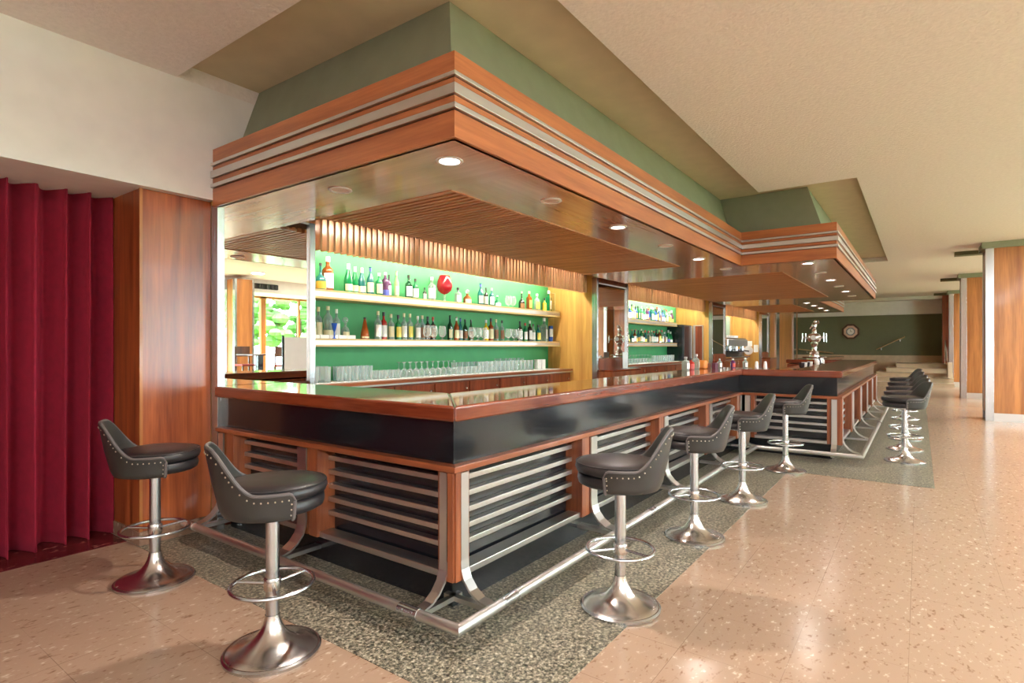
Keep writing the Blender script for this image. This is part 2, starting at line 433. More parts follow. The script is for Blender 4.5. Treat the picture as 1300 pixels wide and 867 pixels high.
# far wall, steps, landing
struct('wall_far', MB().box(XF, XF+0.2, -2.62, 3.5, 0.0, ZR), M['white_wall'], 'white upper part of the far end wall', 'wall')
struct('wall_far_panel', MB().box(XF-0.03, XF, -2.62, 3.4, 1.03, 2.68), M['wall_green'], 'dark olive green panel on the far end wall', 'wall')
struct('wall_far_base', MB().box(XF-0.04, XF, -2.62, 3.4, 0.0, 1.03), M['beige_stone'], 'beige stone base of the far end wall', 'wall')
struct('trim_1', MB().box(XF-0.5, XF, -8, 3.4, 3.24, 3.36), M['white'], 'white cornice along the far end wall', 'trim')
struct('wall_far_side', MB().box(XF-0.6, XF+0.2, YS, -2.62, 0.0, ZR), M['cab_wood'], 'brown wooden wall end beside the glass balustrade', 'wall')
LE = [-0.45, -0.62, -0.79, -0.95, -1.12]
for i in range(5):
    x0 = 21.55+0.5*i
    s_ = MB().box(x0, XF-0.04, -2.85, [0.1,-0.35,-0.62,-0.9,-1.2][i], 0.15*i, 0.15*(i+1)-0.012)
    s_.box(x0-0.02, XF-0.04, -2.85, [0.12,-0.33,-0.6,-0.88,-1.18][i], 0.15*(i+1)-0.012, 0.15*(i+1))
    o = s_.build('stair_step', M['beige_stone'])
    tag(o, 'beige stone step, %s from the floor of the far flight' % ORD[i], 'step', 'stone steps at the far end', 'structure')

# wood clad wall beyond the last bar bay
t = thing('wood_wall_cladding', 'orange wooden wall cladding with chrome strips beyond the bar', 'wall panel', (22,YW,0))
MB().box(19.45, XF-0.05, YW+0.02, YG, 0, ZR-0.02).build('wood_panel', M['col_wood'], t)
for x0, x1 in ((19.45,19.62),(20.8,21.35),(24.4,25.0)):
    MB().box(x0, x1, YW-0.02, YW+0.02, 0.0, ZR-0.03).build('chrome_strip', M['chrome'], t)

# window wall
struct('floor_platform', MB().box(XB, 20.5, YS, -6.1, 0.0, 0.45), M['beige_stone'], 'raised stone floor along the window wall', 'floor')
wx = [-7.6+2.6*i for i in range(14)]
struct('wall_window_sill', MB().box(XB, XF+0.2, YS-0.2, YS, 0, 0.35), M['white_wall'], 'low sill wall under the long windows', 'wall')
struct('wall_window_head', MB().box(XB, XF+0.2, YS-0.2, YS, 3.0, ZR), M['white_wall'], 'white wall band above the long windows', 'wall')
struct('wall_daylight_block', MB().box(XB, -0.06, YS-0.2, YS, 0.35, 3.0), M['white_wall'], 'unseen solid wall added to block daylight beside the first window', 'wall')  # unseen blank wall, put in to cut daylight on the short bar side
for i in range(10):
    x0 = -0.06+i*2.58
    fr = MB(); fr.box(x0,x0+0.08,YS-0.14,YS-0.02,0.35,3.0); fr.box(x0+2.5,x0+2.58,YS-0.14,YS-0.02,0.35,3.0)
    fr.box(x0,x0+2.58,YS-0.14,YS-0.02,0.35,0.43); fr.box(x0,x0+2.58,YS-0.14,YS-0.02,2.92,3.0); fr.box(x0+1.25,x0+1.31,YS-0.12,YS-0.04,0.43,2.92)
    w = fr.build('window_%d' % (i+1), M['col_wood']); tag(w, 'tall wood framed window, %s along the glazed wall' % ORD[i], 'window', 'windows of the glazed wall', 'structure')
    MB().box(x0+0.08,x0+2.5,YS-0.085,YS-0.08,0.43,2.92).build('window_pane', M['pane'], w, local=True)

# second ceiling bulkhead near the windows with air grille (seen in the mirrors)
struct('trim_2', MB().box(XB, XF-0.6, YS, YS+1.2, 2.98, ZC), M['white_wall'], 'white bulkhead over the window wall', 'trim')
gv = MB(); gv.box(6.2,7.4,YS+1.2,YS+1.225,3.08,3.3)
t = thing('air_grille', 'dark slotted air grille in the white bulkhead by the windows', 'vent', (6.8,YS+1.22,3.08))
MB().box(6.2,7.4,YS+1.2,YS+1.215,3.08,3.24).build('backing', M['dark'], t)
s_ = MB()
for i in range(9): s_.box(6.22+i*0.14,6.30+i*0.14,YS+1.215,YS+1.225,3.09,3.23)
s_.build('louvre_frame', M['black'], t)

# free columns clad in wood with steel corners
def column(x0, x1, y0, y1, label, cap=True, zb=0.0):
    t = thing('wood_column', label, 'pillar', ((x0+x1)/2,(y0+y1)/2,0), group='wood clad columns of the hall', kind='thing')
    MB().box(x0+0.012,x1-0.012,y0+0.012,y1-0.012,zb+0.15,3.245).build('wood_cladding', M['col_wood'], t)
    for yy in (y0, y1):
        a_, b_ = (yy-0.004, yy+0.12) if yy == y0 else (yy-0.12, yy+0.004)
        for xx in (x0, x1):
            c0, c1 = (xx-0.004, xx+0.05) if xx == x0 else (xx-0.05, xx+0.004)
            MB().box(c0,c1,a_,b_,zb,3.245).build('steel_corner', M['chrome'], t, bevel=0.002)
    MB().box(x0,x1,y0+0.12,y1-0.12,zb,zb+0.15).build('steel_base', M['alu'], t)
    if cap:
        MB().box(x0-0.05,x1+0.05,y0-0.05,y1+0.06,3.245,ZC-0.002).build('green_cap', M['soffit_green'], t)
        MB().box(x1+0.35,x1+0.6,y1-0.3,y1+0.42,3.285,ZC-0.002).build('cap_beam', M['wall_green'], t)
    return t
column(11.70,12.35,-4.25,-2.92,'wood column with steel corner, nearest on the open floor side')
column(17.30,17.95,-4.15,-2.82,'wood column with steel corner, second along the open floor side')
column(22.90,23.5,-4.05,-2.76,'wood column beside the steps and glass balustrade')
for i, x in enumerate((0.4, 6.07, 11.7, 17.3)):
    column(x-0.27, x+0.27, -8.75, -8.2, 'wood column by the window wall, %s along it' % ORD[i], cap=False, zb=0.45)

# glass balustrade by the steps
t = thing('glass_balustrade', 'glass balustrade with steel handrail beside the far steps', 'railing', (22.4,-2.7,0))
MB().box(21.9,23.6,-2.72,-2.70,0.1,1.25).build('glass_panel', M['pane'], t)
MB().tube([(21.5,-2.66,0.9),(23.4,-2.66,1.6),(23.4,-2.66,0.75)],0.022).build('handrail', M['chrome'], t, smooth=True)
MB().box(21.6,22.5,-2.80,-2.68,0.35,0.85).build('stone_end', M['beige_stone'], t)

# handrail and wall clock on the far wall
t = thing('wall_handrail', 'sloping brass handrail on the dark green far wall', 'handrail', (XF-0.03,-0.95,1.3))
a_, b_ = Vector((XF-0.12,-0.47,1.265)), Vector((XF-0.12,-1.44,1.79))
MB().tube([a_,b_],0.022).build('rail', metal('brass',(0.8,0.66,0.42,1),0.3), t, smooth=True)
for f_ in (0.17,0.83):
    p = a_.lerp(b_,f_); MB().tube([(p.x,p.y,p.z),(p.x,p.y,p.z-0.09),(XF-0.03,p.y,p.z-0.1)],0.016).build('bracket', M['alu'], t, smooth=True)
t = thing('wall_handrail', 'long sloping brass handrail low on the far wall behind the beer font', 'handrail', (XF-0.03,1.75,1.18))
MB().tube([(XF-0.12,2.42,1.27),(XF-0.12,1.08,1.105)],0.026).build('rail', M['alu'] if False else bpy.data.materials['brass'], t, smooth=True)
for f_ in (2.1,1.4): MB().tube([(XF-0.12,f_,1.18),(XF-0.03,f_,1.12)],0.016).build('bracket', M['alu'], t, smooth=True)
cx_, cy_, cz_ = XF-0.03, 0.45, 2.02
t = thing('wall_clock', 'octagonal wall clock with brown frame on the green far wall', 'clock', (cx_,cy_,cz_))
def octo(r, x0, x1):
    mb = MB(); pts = [(r*math.cos(PI/8+PI/4*i), r*math.sin(PI/8+PI/4*i)) for i in range(8)]
    mb.add([(x0,cy_+p,cz_+q) for p,q in pts]+[(x1,cy_+p,cz_+q) for p,q in pts], [tuple(range(8)),tuple(range(8,16))[::-1]]+[(i,(i+1)%8,8+(i+1)%8,8+i) for i in range(8)])
    return mb
octo(0.34,cx_-0.05,cx_).build('frame', M['dark_wood'], t)
octo(0.265,cx_-0.06,cx_-0.05).build('mount', colmat('pink_beige',(214,180,160)), t)
octo(0.175,cx_-0.066,cx_-0.06).build('bezel', colmat('grey_blue',(120,132,140)), t)
mb = MB(); mb.add([(cx_-0.072,cy_+0.125*math.cos(2*PI*i/24),cz_+0.125*math.sin(2*PI*i/24)) for i in range(24)],[tuple(range(24))]); mb.build('dial', M['white'], t)
mb = MB().box(cx_-0.076,cx_-0.073,cy_-0.006,cy_+0.006,cz_,cz_+0.09); mb.box(cx_-0.076,cx_-0.073,cy_-0.06,cy_,cz_-0.006,cz_+0.006); mb.build('hands', M['black'], t)

# ------------------------------------------------------------------ curtain
def curtain():
    mb = MB(); n = 900; x0, x1 = -5.2, -0.492
    zs = [0.006,0.10,0.35,0.9,1.6,2.2,2.52]
    rnd = random.Random(3)
    ph = [rnd.uniform(0,6.28) for _ in range(6)]
    vs = []
    for z in zs:
        k = 1.0+0.35*(1-z/2.52)
        for i in range(n+1):
            x = x0+(x1-x0)*i/n
            w = 2*PI*x/0.135+1.5*math.sin(x*6.1+ph[0])+0.7*math.sin(x*14.3+ph[4])+0.15*math.sin(z*1.6+ph[1]+x*3)
            d = 0.08*k*math.sin(w)+0.02*math.sin(2*w+ph[2])+0.018*math.sin(2*PI*x/0.83+ph[3]+z*0.5)
            vs.append((x+0.02*k*math.cos(w), 3.045-d, z))
    fs = []
    for j in range(len(zs)-1):
        for i in range(n):
            a = j*(n+1)+i; fs.append((a,a+1,a+n+2,a+n+1))
    mb.add(vs, fs)
    o = mb.build('curtain', M['curtain'], smooth=True, angle=80)
    md = o.modifiers.new('cloth', 'SOLIDIFY'); md.thickness = 0.006
    tag(o, 'dark red velvet curtain hanging in deep folds beside the wooden pier', 'curtain')
curtain()

# ------------------------------------------------------------------ canopies
def canopy(path, label, border, lattices, cover, loc):
    """path: outer plan edge; border: rectangles of plain underside; lattices: rectangles of slats; cover: plenum rectangle"""
    t = thing('bar_canopy', label, 'canopy', loc)
    segs = [(0, CB, 2.604, 'fascia_board'), (-0.012, 2.604, 2.636, None), (0, 2.648, 2.680, 'fascia_band'), (0, 2.748, 2.772, 'fascia_band'), (0, 2.802, CT, 'fascia_board')]
    dirs = [(abs(path[i+1][0]-path[i][0]) > abs(path[i+1][1]-path[i][1])) for i in range(len(path)-1)]
    def band_split(name, z0, z1, v0, v1, mk):
        bx, by = MB(), MB(); full = MB().band(path, z0, z1, v0, v1)
        for k, isx in enumerate(dirs):
            vs = full.v[k*8:(k+1)*8]
            (bx if isx else by).add(vs, [(0,1,2,3),(7,6,5,4),(0,4,5,1),(1,5,6,2),(2,6,7,3),(3,7,4,0)])
        if bx.v: bx.build(name, M[mk+'_x'], t)
        if by.v: by.build(name, M[mk+'_y'], t)
    band_split('lower_fascia', CB, 2.604, -0.04, 0, 'fascia')
    band_split('groove_board', 2.604, 2.802, -0.04, -0.012, 'wood')
    band_split('fascia_band', 2.646, 2.680, -0.012, 0, 'fascia')
    band_split('fascia_band', 2.746, 2.772, -0.012, 0, 'fascia')
    band_split('upper_fascia', 2.802, CT, -0.04, 0, 'fascia')
    for z0, z1 in ((2.609,2.637),(2.683,2.736),(2.775,2.796)):
        MB().band(path, z0, z1, -0.012, 0.018).build('metal_strip', M['alu_x'], t, bevel=0.002)
    MB().band(path, CT-0.02, CT, -0.3, -0.04).build('top_board', M['dark'], t)
    for (x0,x1,y0,y1,ax) in border:
        MB().box(x0,x1,y0,y1,CB,CB+0.02).build('soffit_board', M['soffit_'+ax], t)
    for (x0,x1,y0,y1) in lattices:
        mb = MB(); x = x0+0.016
        while x < x1-0.02:
            mb.box(x, x+0.034, y0, y1, CB+0.002, CB+0.04); x += 0.0645
        mb.build('slat_grille', M['lattice'], t)
        fr = MB(); fr.box(x0-0.02,x1+0.02,y0-0.02,y0,CB-0.004,CB+0.06); fr.box(x0-0.02,x0,y0,y1,CB-0.004,CB+0.06); fr.box(x1,x1+0.02,y0,y1,CB-0.004,CB+0.06)
        fr.build('grille_frame', M['lattice'], t)
    x0,x1,y0,y1 = cover
    MB().box(x0,x1,y0,y1,2.70,2.73).build('plenum_lining', M['plenum'], t)
    return t
LB1 = (0.74,5.22,0.69,2.12)
canopy(CAN[:3], 'long wood canopy with metal strips over the near bar bay', [(0.02,0.72,0.02,YW,'y'),(0.72,5.65,0.02,0.67,'x'),(5.24,6.26,0.67,2.12,'y'),(5.65,6.30,0.02,0.67,'x'),(0.72,0.92,2.12,2.14,'y')], [LB1], (0.02,6.2,0.1,YG), (2.8,0,CB))
canopy(CAN[2:5], 'projecting wood canopy with metal strips over the middle bar bay', [(5.67,13.0,-1.08,-0.32,'x'),(5.67,6.66,-0.32,0.02,'y'),(6.26,6.68,0.02,2.12,'y'),(11.66,13.0,-0.32,2.12,'y')], [(6.70,11.64,-0.30,2.12)], (6.25,13.0,-0.9,YG), (9.3,-1.1,CB))
canopy(CAN[4:7], 'far wood canopy with metal strips over the last bar bay', [(13.0,18.08,0.02,0.7,'x'),(13.0,13.6,0.7,2.12,'y'),(17.2,18.08,0.7,2.12,'y')], [(13.62,17.18,0.72,2.12)], (13.02,18.05,0.1,YG-0.2), (15.5,0,CB))
MB().box(18.1,18.14,0,YW,CB,CT).build('end_fascia', M['fascia_y'], None)
bpy.data.objects['end_fascia'].name = 'canopy_end_board'
tag(bpy.data.objects['canopy_end_board'], 'wooden end board closing the far canopy', 'board')

# downlights: lit and unlit discs alternate
def downlight(x, y, lit, label, power=60):
    t = thing('downlight', label, 'ceiling light', (x,y,CB), group='round lights in the canopy underside')
    MB().lathe([(0.058,-0.001),(0.078,-0.001),(0.08,-0.005),(0.077,-0.008),(0.06,-0.008),(0.058,-0.001)],28,(x,y,CB)).build('trim_ring', M['white'], t, smooth=True)
    MB().lathe([(0.0,-0.003),(0.06,-0.003),(0.06,-0.0005),(0.0,-0.0005)],28,(x,y,CB)).build('diffuser', M['lamp_on'] if lit else M['lamp_off'], t)
    if lit:
        l = bpy.data.lights.new('downlight_lamp','SPOT'); l.energy = power; l.spot_size = math.radians(150); l.spot_blend = 0.6; l.shadow_soft_size = 0.05; l.color = (1.0,0.9,0.82)
        lo = bpy.data.objects.new('downlight_lamp', l); C.objects.link(lo); lo.parent = t; lo.location = (0,0,-0.03)
DL = [(0.26,0.27,1),(1.354,0.27,0),(2.48,0.27,1),(3.64,0.27,0),(4.74,0.27,1),(5.85,0.25,0)]
for i, (x,y,l) in enumerate(DL):
    downlight(x,y,l,'%s round downlight, %s along the near canopy from its corner' % ('lit' if l else 'unlit', ORD[i]), 50 if i else 150)
downlight(0.272,1.277,0,'unlit white round disc in the short canopy arm near the mirror')
for i, (x,l) in enumerate([(5.92,1),(7.06,0),(8.18,1),(9.33,0),(10.5,1),(11.7,0)]):
    downlight(x,-0.75,l,'%s round downlight, %s along the projecting middle canopy' % ('lit' if l else 'unlit', ORD[i]), 45)
for i, (x,l) in enumerate([(13.3,1),(14.5,1),(15.7,1),(16.9,1)]):
    downlight(x,0.34,l,'lit round downlight, %s along the far canopy' % ORD[i], 30)

# ------------------------------------------------------------------ counters
def poly_top(name, poly, mat, t):
    return MB().prism(poly, 1.016, 1.10).build(name, mat, t, bevel=0.014, seg=3)
t = thing('countertop', 'varnished reddish wood countertop of the near bar corner', 'countertop', (0,0,1.0))
poly_top('side_slab', [(0,YW-0.02),(0,0),(0.6,0.58),(0.6,YW-0.02)], M['top_y'], t)
poly_top('front_slab', [(0,0),(5.73,0),(6.31,0.58),(0.6,0.58)], M['top_x'], t)
t = thing('countertop', 'varnished reddish wood countertop of the projecting middle bar', 'countertop', (5.73,-1.15,1.0))
poly_top('front_slab', [(5.73,0),(5.73,-1.15),(6.31,-0.55),(6.31,0.58)], M['top_y'], t)
poly_top('side_slab', [(5.73,-1.15),(12.63,-1.15),(12.05,-0.55),(6.31,-0.55)], M['top_x'], t)
poly_top('end_slab', [(12.63,-1.15),(12.63,0),(12.05,0.58),(12.05,-0.55)], M['top_y'], t)
t = thing('countertop', 'varnished wood countertop of the last bar bay', 'countertop', (15,0,1.0))
poly_top('slab', [(12.63,0),(18.2,0),(18.2,0.58),(12.05,0.58)], M['top_x'], t)

def front_run(label, o, d, out, L, posts, loc, mit=(0,0)):
    """one straight run of the bar front; u along it, v outwards; mit: 1 outer corner, -1 inner corner, 0 plain end"""
    t = thing('bar_counter', label, 'bar counter', loc)
    ox, oy = o
    P = lambda u,v: (ox+d[0]*u+out[0]*v, oy+d[1]*u+out[1]*v)
    def box(mb, u0,u1,v0,v1,z0,z1):
        a = P(u0,v0); b = P(u1,v1)
        mb.box(a[0],b[0],a[1],b[1],z0,z1); return mb
    def full(v0,v1,z0,z1):
        return MB().prism([P(-mit[0]*v0,v0),P(L+mit[1]*v0,v0),P(L+mit[1]*v1,v1),P(-mit[0]*v1,v1)],z0,z1)
    ax = 'x' if abs(d[0]) > 0.5 else 'y'
    full(-0.10,-0.06,0.79,1.016).build('black_upper_panel', M['black'], t)
    full(-0.2,0.0,0.757,0.79).build('ledge', M['wood_'+ax], t, bevel=0.005)
    full(-0.18,-0.145,0.0,0.757).build('black_backing', M['black'], t)
    full(-0.56,-0.54,0.02,1.0).build('inner_panel', M['cab_wood'], t)
    full(-0.145,-0.125,0.0,0.195).build('kick_board', M['black'], t)
    full(-0.13,-0.03,0.197,0.233).build('bottom_bar', M['alu_x'], t, bevel=0.004)
    cuts = sorted([w for (w0,w1,k) in posts for w in (w0,w1)])
    edges = [0]+cuts+[L]
    spans = [(edges[j],edges[j+1]) for j in range(0,len(edges),2) if edges[j+1]-edges[j] > 0.2]
    for (a,b) in spans:
        mb = MB()
        for z in (0.676,0.586,0.497,0.411,0.324): box(mb, a,b,-0.145,-0.095,z,z+0.030)
        mb.build('slat_panel', M['alu_x'], t, bevel=0.003)
    for (w0,w1,k) in posts:
        if k == 'wood': box(MB(), w0,w1,-0.055 if (w0 < 0.001 or w1 > L-0.001) else -0.15,-0.012,0.2,0.757).build('wood_post', M['wood_z'], t, bevel=0.002)
        else:
            pth = [(0.0,0.752),(0.0,0.30),(0.004,0.255),(0.022,0.205),(0.06,0.16),(0.11,0.128),(0.185,0.112)]
            mb = MB(); vs = []; fs = []
            n = len(pth)
            for u in (w0,w1):
                for side in (0,1):
                    for j,(v,z) in enumerate(pth):
                        q = pth[min(j+1,n-1)]; p = pth[max(j-1,0)]
                        tx, tz = q[0]-p[0], q[1]-p[1]; ln = math.hypot(tx,tz); nx, nz = tz/ln, -tx/ln
                        vv, zz = (v,z) if side == 0 else (v+nx*0.012, z+nz*0.012)
                        vs.append(P(u,vv)+(zz,))
            for j in range(n-1):
                A = lambda s,q: s*n+q
                fs += [(A(0,j),A(0,j+1),A(2,j+1),A(2,j)),(A(1,j),A(3,j),A(3,j+1),A(1,j+1)),(A(0,j),A(1,j),A(1,j+1),A(0,j+1)),(A(2,j),A(2,j+1),A(3,j+1),A(3,j))]
            fs += [(0,2*n,3*n,n),(n-1,2*n-1,4*n-1,3*n-1)]
            mb.add(vs, fs); mb.build('chrome_bracket', M['alu'], t)
            box(MB(), w0+0.004,w1-0.004,-0.14,-0.014,0.2,0.755).build('post_core', M['wood_z'], t)
            box(MB(), w0+0.012,w1-0.012,-0.13,0.19,0.075,0.10).build('foot_plate', M['alu'], t)
    return t
W, K = 'wood', 'chrome'
front_run('short slatted bar front beside the wooden pier', (0,YW-0.03), (0,-1), (-1,0), YW-0.03,
          [(0.05,0.12,K),(0.15,0.25,W),(1.07,1.16,K),(1.18,1.265,W),(2.305,2.32,W),(2.325,2.382,K),(2.385,2.43,W)], (0,1.2,0), (0,1))
front_run('long slatted bar front facing the hall', (0,0), (1,0), (0,-1), 5.73,
          [(0.0,0.045,W),(0.05,0.111,K),(0.115,0.13,W),(1.356,1.46,W),(1.468,1.56,K),(2.80,2.905,W),(2.912,3.003,K),(4.18,4.29,W),(4.30,4.39,K),(5.50,5.61,W),(5.64,5.70,K)], (2.8,0,0), (1,-1))
front_run('slatted bar front at the end of the projecting middle bar', (5.73,0), (0,-1), (-1,0), 1.15,
          [(0.03,0.095,K),(0.10,0.145,W),(0.985,1.03,W),(1.035,1.095,K),(1.10,1.15,W)], (5.73,-0.6,0), (-1,1))
pp = [(0.0,0.045,W),(0.05,0.111,K)]
for i in range(1,5): pp += [(1.36*i-0.02,1.36*i+0.08,W),(1.36*i+0.09,1.36*i+0.17,K)]
pp += [(6.75,6.80,W),(6.81,6.88,K)]
front_run('long slatted side of the projecting middle bar', (5.73,-1.15), (1,0), (0,-1), 6.9, pp, (9.2,-1.15,0), (1,1))
front_run('far end panel of the projecting middle bar', (12.63,-1.15), (0,1), (1,0), 1.15, [(0.0,0.05,W),(1.05,1.11,K)], (12.63,-0.6,0), (1,-1))
front_run('slatted front of the last bar bay', (12.63,0), (1,0), (0,-1), 5.57, [(0.05,0.12,K),(1.8,1.9,W),(1.91,2.0,K),(3.6,3.7,W),(3.71,3.8,K),(5.45,5.55,W)], (15.4,0,0), (-1,0))

# foot rails
def rail(path, label, caps, mount=None):
    t = thing('foot_rail', label, 'foot rail', path[0])
    MB().tube(path, 0.026, 14).build('tube', M['alu'], t, smooth=True, angle=30)
    for (p,q) in caps:
        MB().tube([p,q], 0.029, 14).build('coupling', M['chrome'], t, smooth=True, angle=30)
    return t
e_, zr = 0.215, 0.118
def corner_rail(a, c, b, label, caps):
    t = thing('foot_rail', label, 'foot rail', c)
    for p, q in ((a,c),(c,b)):
        P, Q = Vector(p), Vector(q); seg = 14
        # mitred round bar
        mb = MB(); d = (Q-P).normalized()
        mb.tube([P,Q], 0.026, seg)
        oth = (Vector(a)-Vector(c)).normalized()+(Vector(b)-Vector(c)).normalized(); oth.normalize()
        cc = Vector(c); nrm = Vector((-oth.y, oth.x, 0))
        other = Vector(b) if (p == a) else Vector(a); sgn = 1 if nrm.dot(other-cc) > 0 else -1; nrm = nrm*sgn
        at_c = [i for i, v in enumerate(mb.v) if (Vector(v)-cc).length < 0.03]
        for i in at_c:
            v = Vector(mb.v[i]); k = -(v-cc).dot(nrm)/d.dot(nrm); mb.v[i] = tuple(v+d*k)
        mb.build('tube', M['alu'], t, smooth=True, angle=30)
    for (p,q) in caps: MB().tube([p,q], 0.029, 14).build('coupling', M['chrome'], t, smooth=True, angle=30)
corner_rail((-e_,2.44,zr),(-e_,-e_,zr),(5.73-e_-0.02,-e_,zr),'steel foot rail round the near bar corner',
     [((-e_,-e_+0.38,zr),(-e_,-e_+0.25,zr)),((-e_+0.33,-e_,zr),(-e_+0.45,-e_,zr)),((2.0,-e_,zr),(2.1,-e_,zr)),((-e_,2.28,zr),(-e_,2.36,zr))])
corner_rail((5.73-e_,-e_+0.05,zr),(5.73-e_,-1.15-e_,zr),(12.8,-1.15-e_,zr),'steel foot rail round the projecting middle bar',[((9.0,-1.15-e_,zr),(9.1,-1.15-e_,zr))])

# ------------------------------------------------------------------ mirror pillars
def pillar(x0, x1, label, base=True):
    t = thing('mirror_pillar', label, 'pillar', ((x0+x1)/2,YW,0), kind='thing')
    MB().box(x0+0.004,x1-0.004,2.52,YG if x0 > 1 else 3.295,0.0,2.695 if x0 > 1 else 2.525).build('veneer_core', M['panel_yellow'], t)
    MB().box(x0,x0+0.055,YW-0.03,2.525,0.0,2.55 if x0 > 1 else 2.49).build('chrome_post', M['chrome'], t, bevel=0.002)
    MB().box(x1-0.055,x1,YW-0.03,2.525,0.0,2.55 if x0 > 1 else 2.49).build('chrome_post', M['chrome'], t, bevel=0.002)
    if x0 < 1:
        MB().box(x0+0.055,x1-0.055,2.50,2.53,0.0,1.12).build('lower_panel', M['cab_wood'], t)
        MB().box(x0+0.05,x1-0.05,YW-0.004,YW,1.10,2.483).build('mirror', M['mirror'], t)
        MB().box(x0+0.05,x1-0.05,YW,YW+0.02,1.10,2.483).build('mirror_backing', M['dark'], t)
        MB().box(x0+0.05,x1-0.05,YW-0.012,YW+0.005,2.478,2.492).build('top_rail', M['alu'], t)
    else:
        MB().box(x0+0.05,x1-0.05,YW-0.004,YW,1.20,2.46).build('mirror', M['mirror'], t)
        MB().box(x0+0.05,x1-0.05,YW,YW+0.03,1.16,2.60).build('mirror_backing', M['cab_wood'], t)
        MB().box(x0+0.05,x1-0.05,YW-0.012,YW+0.005,2.455,2.475).build('top_rail', M['alu'], t)
        MB().box(x0+0.06,x1-0.06,2.18,2.50,0.0,0.98).build('base_cabinet', M['wood_z'], t)
        MB().box(x0+0.05,x1-0.05,2.16,2.50,0.98,1.01).build('base_top', M['top_x'], t)
        MB().box(x0+0.06,x1-0.06,2.42,2.50,1.01,1.18).build('upstand', M['cab_wood'], t)
    return t
pillar(*PIL[0],'chrome edged mirror pillar beside the wooden pier')
pillar(*PIL[1],'chrome edged mirror pillar between the near and middle bar bays')
pillar(*PIL[2],'chrome edged mirror pillar between the middle and last bar bays')
pillar(*PIL[3],'chrome edged mirror pillar at the far end of the bar')

# ------------------------------------------------------------------ back bar bays
bays = [(0.88,6.26,'near'),(7.50,12.69,'middle'),(13.93,18.32,'last')]
for k, (x0,x1,nm) in enumerate(bays):
    # slatted light valance
    t = thing('light_valance', 'slatted wooden light valance over the %s bar bay' % nm, 'valance', ((x0+x1)/2,2.63,2.3))
    mb = MB(); x = x0+0.02
    while x < x1-0.05:
        mb.box(x,x+0.023,2.60,2.70,2.305,2.66); x += 0.0745
    mb.build('slat_row', M['valance'], t)
    for f_ in ((0.56,0.70,0.985) if k == 0 else (0.3,0.6,0.985)):
        xd = x0+(x1-x0)*f_; MB().box(xd-0.03,xd+0.03,2.595,2.71,2.303,2.66).build('divider', M['valance'], t)
    MB().box(x0,x1,2.70,2.71,2.64,2.66).build('top_batten', M['valance'], t)
    # hidden tubes
    nt_ = 4
    for i in range(nt_):
        xa = x0+0.1+(x1-x0-0.2)*i/nt_; xb = x0+0.1+(x1-x0-0.2)*(i+1)/nt_-0.12
        u = thing('fluorescent_lamp', 'glowing tube, %s from the near end behind the %s bay valance' % (ORD[i], nm), 'lamp', ((xa+xb)/2,2.86,2.62), group='tubes behind the %s valance' % nm)
        MB().tube([(xa,2.86,2.56),(xb,2.86,2.56)],0.014,8).build('tube', M['tube'], u, smooth=True)
        MB().box(xa-0.02,xb+0.02,2.83,2.89,2.59,2.64).build('housing', M['white'], u)
        MB().box(xa-0.02,xa,2.85,2.87,2.54,2.6).build('socket', M['white'], u); MB().box(xb,xb+0.02,2.85,2.87,2.54,2.6).build('socket', M['white'], u)
    # back panel
    if k < 2:
        struct('wall_back_panel', MB().box(x0+0.002,x1-0.002,YG-0.03,YG-0.002,0.9,2.7), M['bar_green'], 'bright green back panel of the %s bar bay' % nm, 'wall')
        xe = 6.18 if k == 0 else 11.95
        for zt, th, lv in ((1.995,0.095,'upper'),(1.485,0.085,'lower')):
            s_ = thing('shelf', '%s wooden shelf with steel edge band in the %s bar bay' % (lv, nm), 'shelf', ((x0+xe)/2,3.1,zt))
            MB().box(x0+0.01,xe,3.11,YG-0.03,zt-th,zt).build('board', M['shelf_wood'], s_)
            MB().box(x0+0.01,xe,3.095,3.11,zt-0.02,zt).build('edge_strip', M['shelf_wood'], s_)
            MB().box(x0+0.01,xe-0.004,3.10,3.11,zt-th+0.022,zt-0.02).build('steel_band', M['alu_x'], s_)
            MB().box(x0+0.01,xe,3.095,3.11,zt-th,zt-th+0.022).build('edge_strip', M['shelf_wood'], s_)
    else:
        struct('wall_back_panel', MB().box(x0+0.002,x1-0.002,YG-0.03,YG-0.002,0.9,2.7), M['panel_yellow'], 'honey coloured back panel of the last bar bay', 'wall')
    # back counter with doors
    t = thing('back_counter', 'low wooden back counter with doors in the %s bar bay' % nm, 'cabinet', ((x0+x1)/2,2.9,0))
    MB().box(x0+0.005,x1-0.02,2.93,YG-0.036,0.08,0.97).build('carcass', M['cab_wood'], t)
    MB().box(x0+0.005,x1-0.02,2.88,YG-0.036,0.985,1.02).build('worktop', M['wood_x'], t, bevel=0.004)
    MB().box(x0+0.005,x1-0.02,2.885,2.93,0.965,0.985).build('steel_edge', M['alu_x'], t)
    MB().box(x0+0.005,x1-0.03,2.95,YG-0.04,0.0,0.08).build('plinth', M['black'], t)
    n_ = 8; wd = (x1-x0-0.1)/n_
    for i in range(n_):
        a = x0+0.04+i*wd
        dr = MB().box(a+0.01,a+wd-0.01,2.91,2.93,0.12,0.945).build('door', M['cab_wood'], t, bevel=0.003)
        MB().ball((a+wd-0.08-((x0+x1)/2),2.898-2.9,0.86),0.017,10,6).build('knob', M['chrome'], dr, smooth=True, local=True)
    if k < 2:
        o = MB().box(x0+0.02,(6.05 if k == 0 else 11.9),3.02,YG-0.035,1.02,1.026).build('counter_liner', M['white_mat']); tag(o, 'white liner mat under the glasses on the %s back counter' % nm, 'mat')

